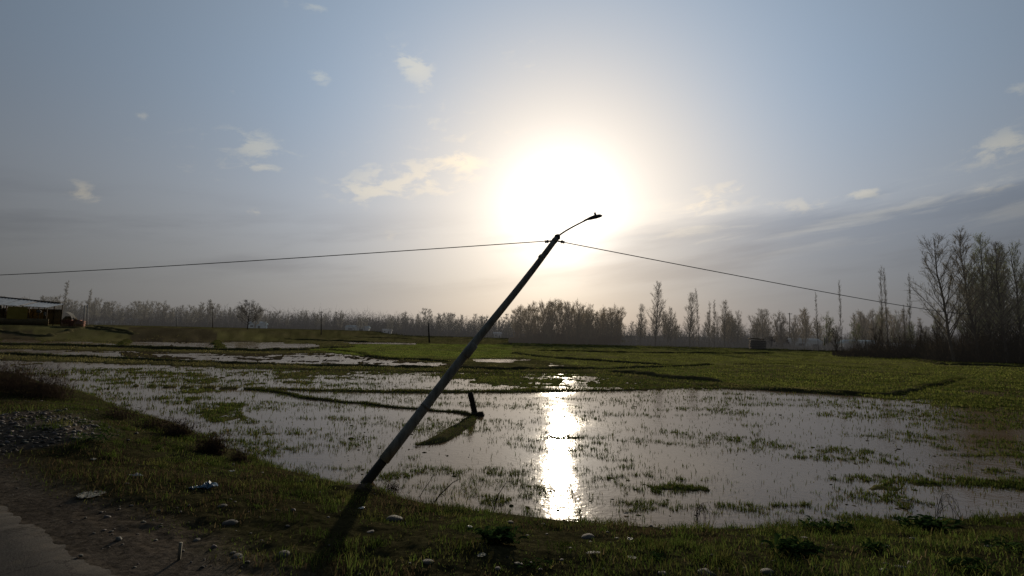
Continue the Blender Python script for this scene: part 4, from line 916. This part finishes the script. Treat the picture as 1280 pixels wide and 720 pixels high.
# far poles
M_PPOLE=mat_noise('pale pole',(.25,.26,.27),(.38,.39,.40),3,.8,.2,.2); M_FPOLE=mat_noise('far dark pole',(.07,.065,.06),(.11,.10,.095),3,.9,.2,.2)
def upole(px,base,top,Y,r,mat,label,dx=0,bar=True,rz=0.):
    z=gz(at_y(px,base,Y)[0],Y); x=at_y(px,base,Y)[0]; e=thing('utility_pole',label,'utility pole',(x,Y,z),rz,'utility poles across the fields'); tp_=at_y(px+dx,top,Y); h=tp_[2]-z
    mb=MB(); mb.tube([(0,0,-.3),((tp_[0]-x)*.5,0,h*.5),(tp_[0]-x,0,h)],[r*1.2,r,r*.8],7); obj('shaft',mb.mesh('shaft',mat,True),e)
    if bar:
        mb=MB(); mb.box((tp_[0]-x,-r-.05,h-.35),(1.3,.09,.1)); ca=obj('crossarm',mb.mesh('crossarm',mat),e)
        for k_ in (-.55,0,.55):
            mb=MB(); mb.tube([(tp_[0]-x+k_,-r-.05,h-.31),(tp_[0]-x+k_,-r-.05,h-.12)],[.05,.03],6); obj('insulator',mb.mesh('insulator',mat),ca)
    return e
upole(401.5,421,389,150,.13,M_FPOLE,'dark utility pole before the left tree line, tallest of the field poles')
upole(537,428,402,112,.15,M_FPOLE,'short dark pole leaning slightly left near the bright green field',-2,False)
upole(266,410,384,180,.13,M_FPOLE,'thin utility pole left of the round bushy tree')
upole(221,409,392,190,.11,M_PPOLE,'pale thin pole far back before the left tree line',0,False)
upole(105.5,402,382,118,.13,M_PPOLE,'pale pole right of the brick stack, left one of two',0.3,False)
upole(109.5,402,381,119,.12,M_PPOLE,'pale pole right of the brick stack, right one of two',0,False)
upole(987,420,391,165,.14,M_FPOLE,'thin dark pole above the hazy houses at right')
upole(976.5,424,403,160,.14,M_FPOLE,'short dark pole left of the hazy houses',0,True)
upole(971,424,408,158,.14,M_FPOLE,'shortest dark pole beside the hut at right',0,False)
mb=MB(); p=at_y(1030.5,428,115); mb.tube([(0,0,-.6),(0,0,1.0),(0,0,1.05)],[.16,.15,.05],8); tag(obj('marker_post',mb.mesh('marker_post',M_PALE),None,tuple(p)),'short white marker post among the trees at right','post')
# hazy houses
def house(px,base,wpx,hpx,Y,wall,roofm,label,gable=True,rz=0.):
    p=at_y(px,base,Y); z=gz(p[0],Y); s=Y/F; w_=wpx*s; h_=hpx*s; d_=w_*.7
    e=thing('house',label,'house',(p[0],Y,min(z,p[2])),rz,'far houses in the haze'); wh=h_*.62
    mb=MB(); mb.box((0,0,wh/2-.3),(w_,d_,wh+.6)); obj('wall',mb.mesh('wall',wall),e)
    mb=MB(); o_=.35
    a=[(-w_/2-o_,-d_/2-o_,wh-.02),(w_/2+o_,-d_/2-o_,wh-.02),(w_/2+o_,d_/2+o_,wh-.02),(-w_/2-o_,d_/2+o_,wh-.02),(-w_/2-(o_ if gable else -w_*.2),0,h_),(w_/2+(o_ if gable else -w_*.2),0,h_)]
    mb.add(a,[[0,1,5,4],[2,3,4,5],[0,3,2,1]],[[1,2,5],[3,0,4]]); obj('roof',mb.mesh('roof',roofm),e)
    nwin=max(2,int(w_/3.5))
    for k_ in range(nwin):
        xw=(k_-(nwin-1)/2)*w_/nwin; mb=MB()
        if k_==nwin//2: mb.box((xw,-d_/2-.03,wh*.33),(w_/nwin*.32,.08,wh*.7)); obj('door',mb.mesh('door',HW),e)
        else: mb.box((xw,-d_/2-.03,wh*.58),(w_/nwin*.4,.08,wh*.36)); obj('window',mb.mesh('window',HW),e)
    return e
H1=mat_noise('pale plaster',(.24,.23,.22),(.32,.31,.29),1,.9,.1,.2,haze_emit=.05); H2=mat_noise('grey blue plaster',(.16,.18,.19),(.20,.22,.23),1,.9,.1,.1,haze_emit=.045); H3=mat_noise('blue tin',(.10,.19,.25),(.14,.24,.30),1,.9,.1,.1,haze_emit=.05); H4=mat_noise('brown wall',(.11,.09,.075),(.15,.12,.10),1,.9,.1,.1,haze_emit=.006); HR=mat_noise('tin with painted haze',(.2,.2,.2),(.28,.28,.28),1,.9,.1,.1,haze_emit=.05); HW=mat_noise('openings with painted haze',(.08,.08,.08),(.12,.12,.12),1,.9,.1,.1,haze_emit=.02)  # far walls, roofs and openings glow faintly, painted haze
house(167,402,12,9,260,H1,HR,'small pale house with a light roof before the left tree line')
house(135,400,22,5,250,H1,HR,'long low pale building just right of the shed')
house(322,411,18,9,235,H3,H3,'blue house before the trees right of the round bushy tree')
house(447,414,26,7,240,H2,H3,'long bluish house half hidden in the haze at centre left')
house(484,416,10,5,235,H1,HR,'tiny pale house right of the long bluish house')
house(622,421,9,7,230,H1,HR,'tiny pale house just right of the leaning lamp')
house(970,432,26,14,150,H4,H4,'brown house with a low roof right of the dark hut')
house(1004,432,34,12,148,H2,H2,'grey blue house with a broad roof behind the saplings')
house(1075,433,40,12,140,H2,H3,'long blue grey house behind the twin saplings')
house(1125,436,26,10,132,H2,HR,'low grey house half hidden left of the grove')
# dark hut: stacked timber under a lid
p=at_y(947,437,118); z=gz(p[0],118); s=118/F
hut=thing('timber_hut','dark low timber hut with a flat top below the spreading tree','hut',(p[0],118,z))
mb=MB()
for k_ in range(5): mb.box((random.uniform(-.05,.05),0,.25+k_*.38),(17*s*random.uniform(.9,1),2.0,.33))
obj('wall',mb.mesh('wall',H4),hut); mb=MB(); mb.box((-.3,0,2.25),(14*s,2.4,.16),0,0,.05); obj('roof',mb.mesh('roof',M_WOOD),hut)

# ------------------------------------------------------------------ render settings
M_INS=mat_noise('porcelain',(.12,.10,.09),(.2,.18,.16),5,.4,0,.5)
for sd_,h_ in ((-1,.10),(1,.10)):
    b0=u(PL-h_); sv=np.array([sd_*.95,0,-.15]); mb=MB(); mb.tube([b0,b0+sv*.10,b0+sv*.13],[.016,.016,.012],8); ins=obj('bracket',mb.mesh('bracket',M_POLED,True),lamp)
    mb=MB(); mb.tube([b0+sv*.12,b0+sv*.15,b0+sv*.17,b0+sv*.20],[.02,.036,.022,.034],10); obj('insulator',mb.mesh('insulator',M_INS,True),ins)
for h_ in (.10,.55,PL*.72):
    mb=MB(); rr_=.093+(.052-.093)*((PL-h_-.46)/(PL-.46))+.006; mb.tube([u(PL-h_-.03),u(PL-h_+.03)],rr_,14); obj('clamp',mb.mesh('clamp',M_POLE,True),lamp)
scene.view_settings.view_transform='Standard'; scene.view_settings.look='None'; scene.view_settings.exposure=0; scene.view_settings.gamma=1
scene.render.engine='CYCLES'; cy=scene.cycles; cy.use_denoising=True; cy.max_bounces=5; cy.diffuse_bounces=2; cy.glossy_bounces=3; cy.transmission_bounces=3
cy.sample_clamp_indirect=4.0; cy.caustics_reflective=False; cy.caustics_refractive=False
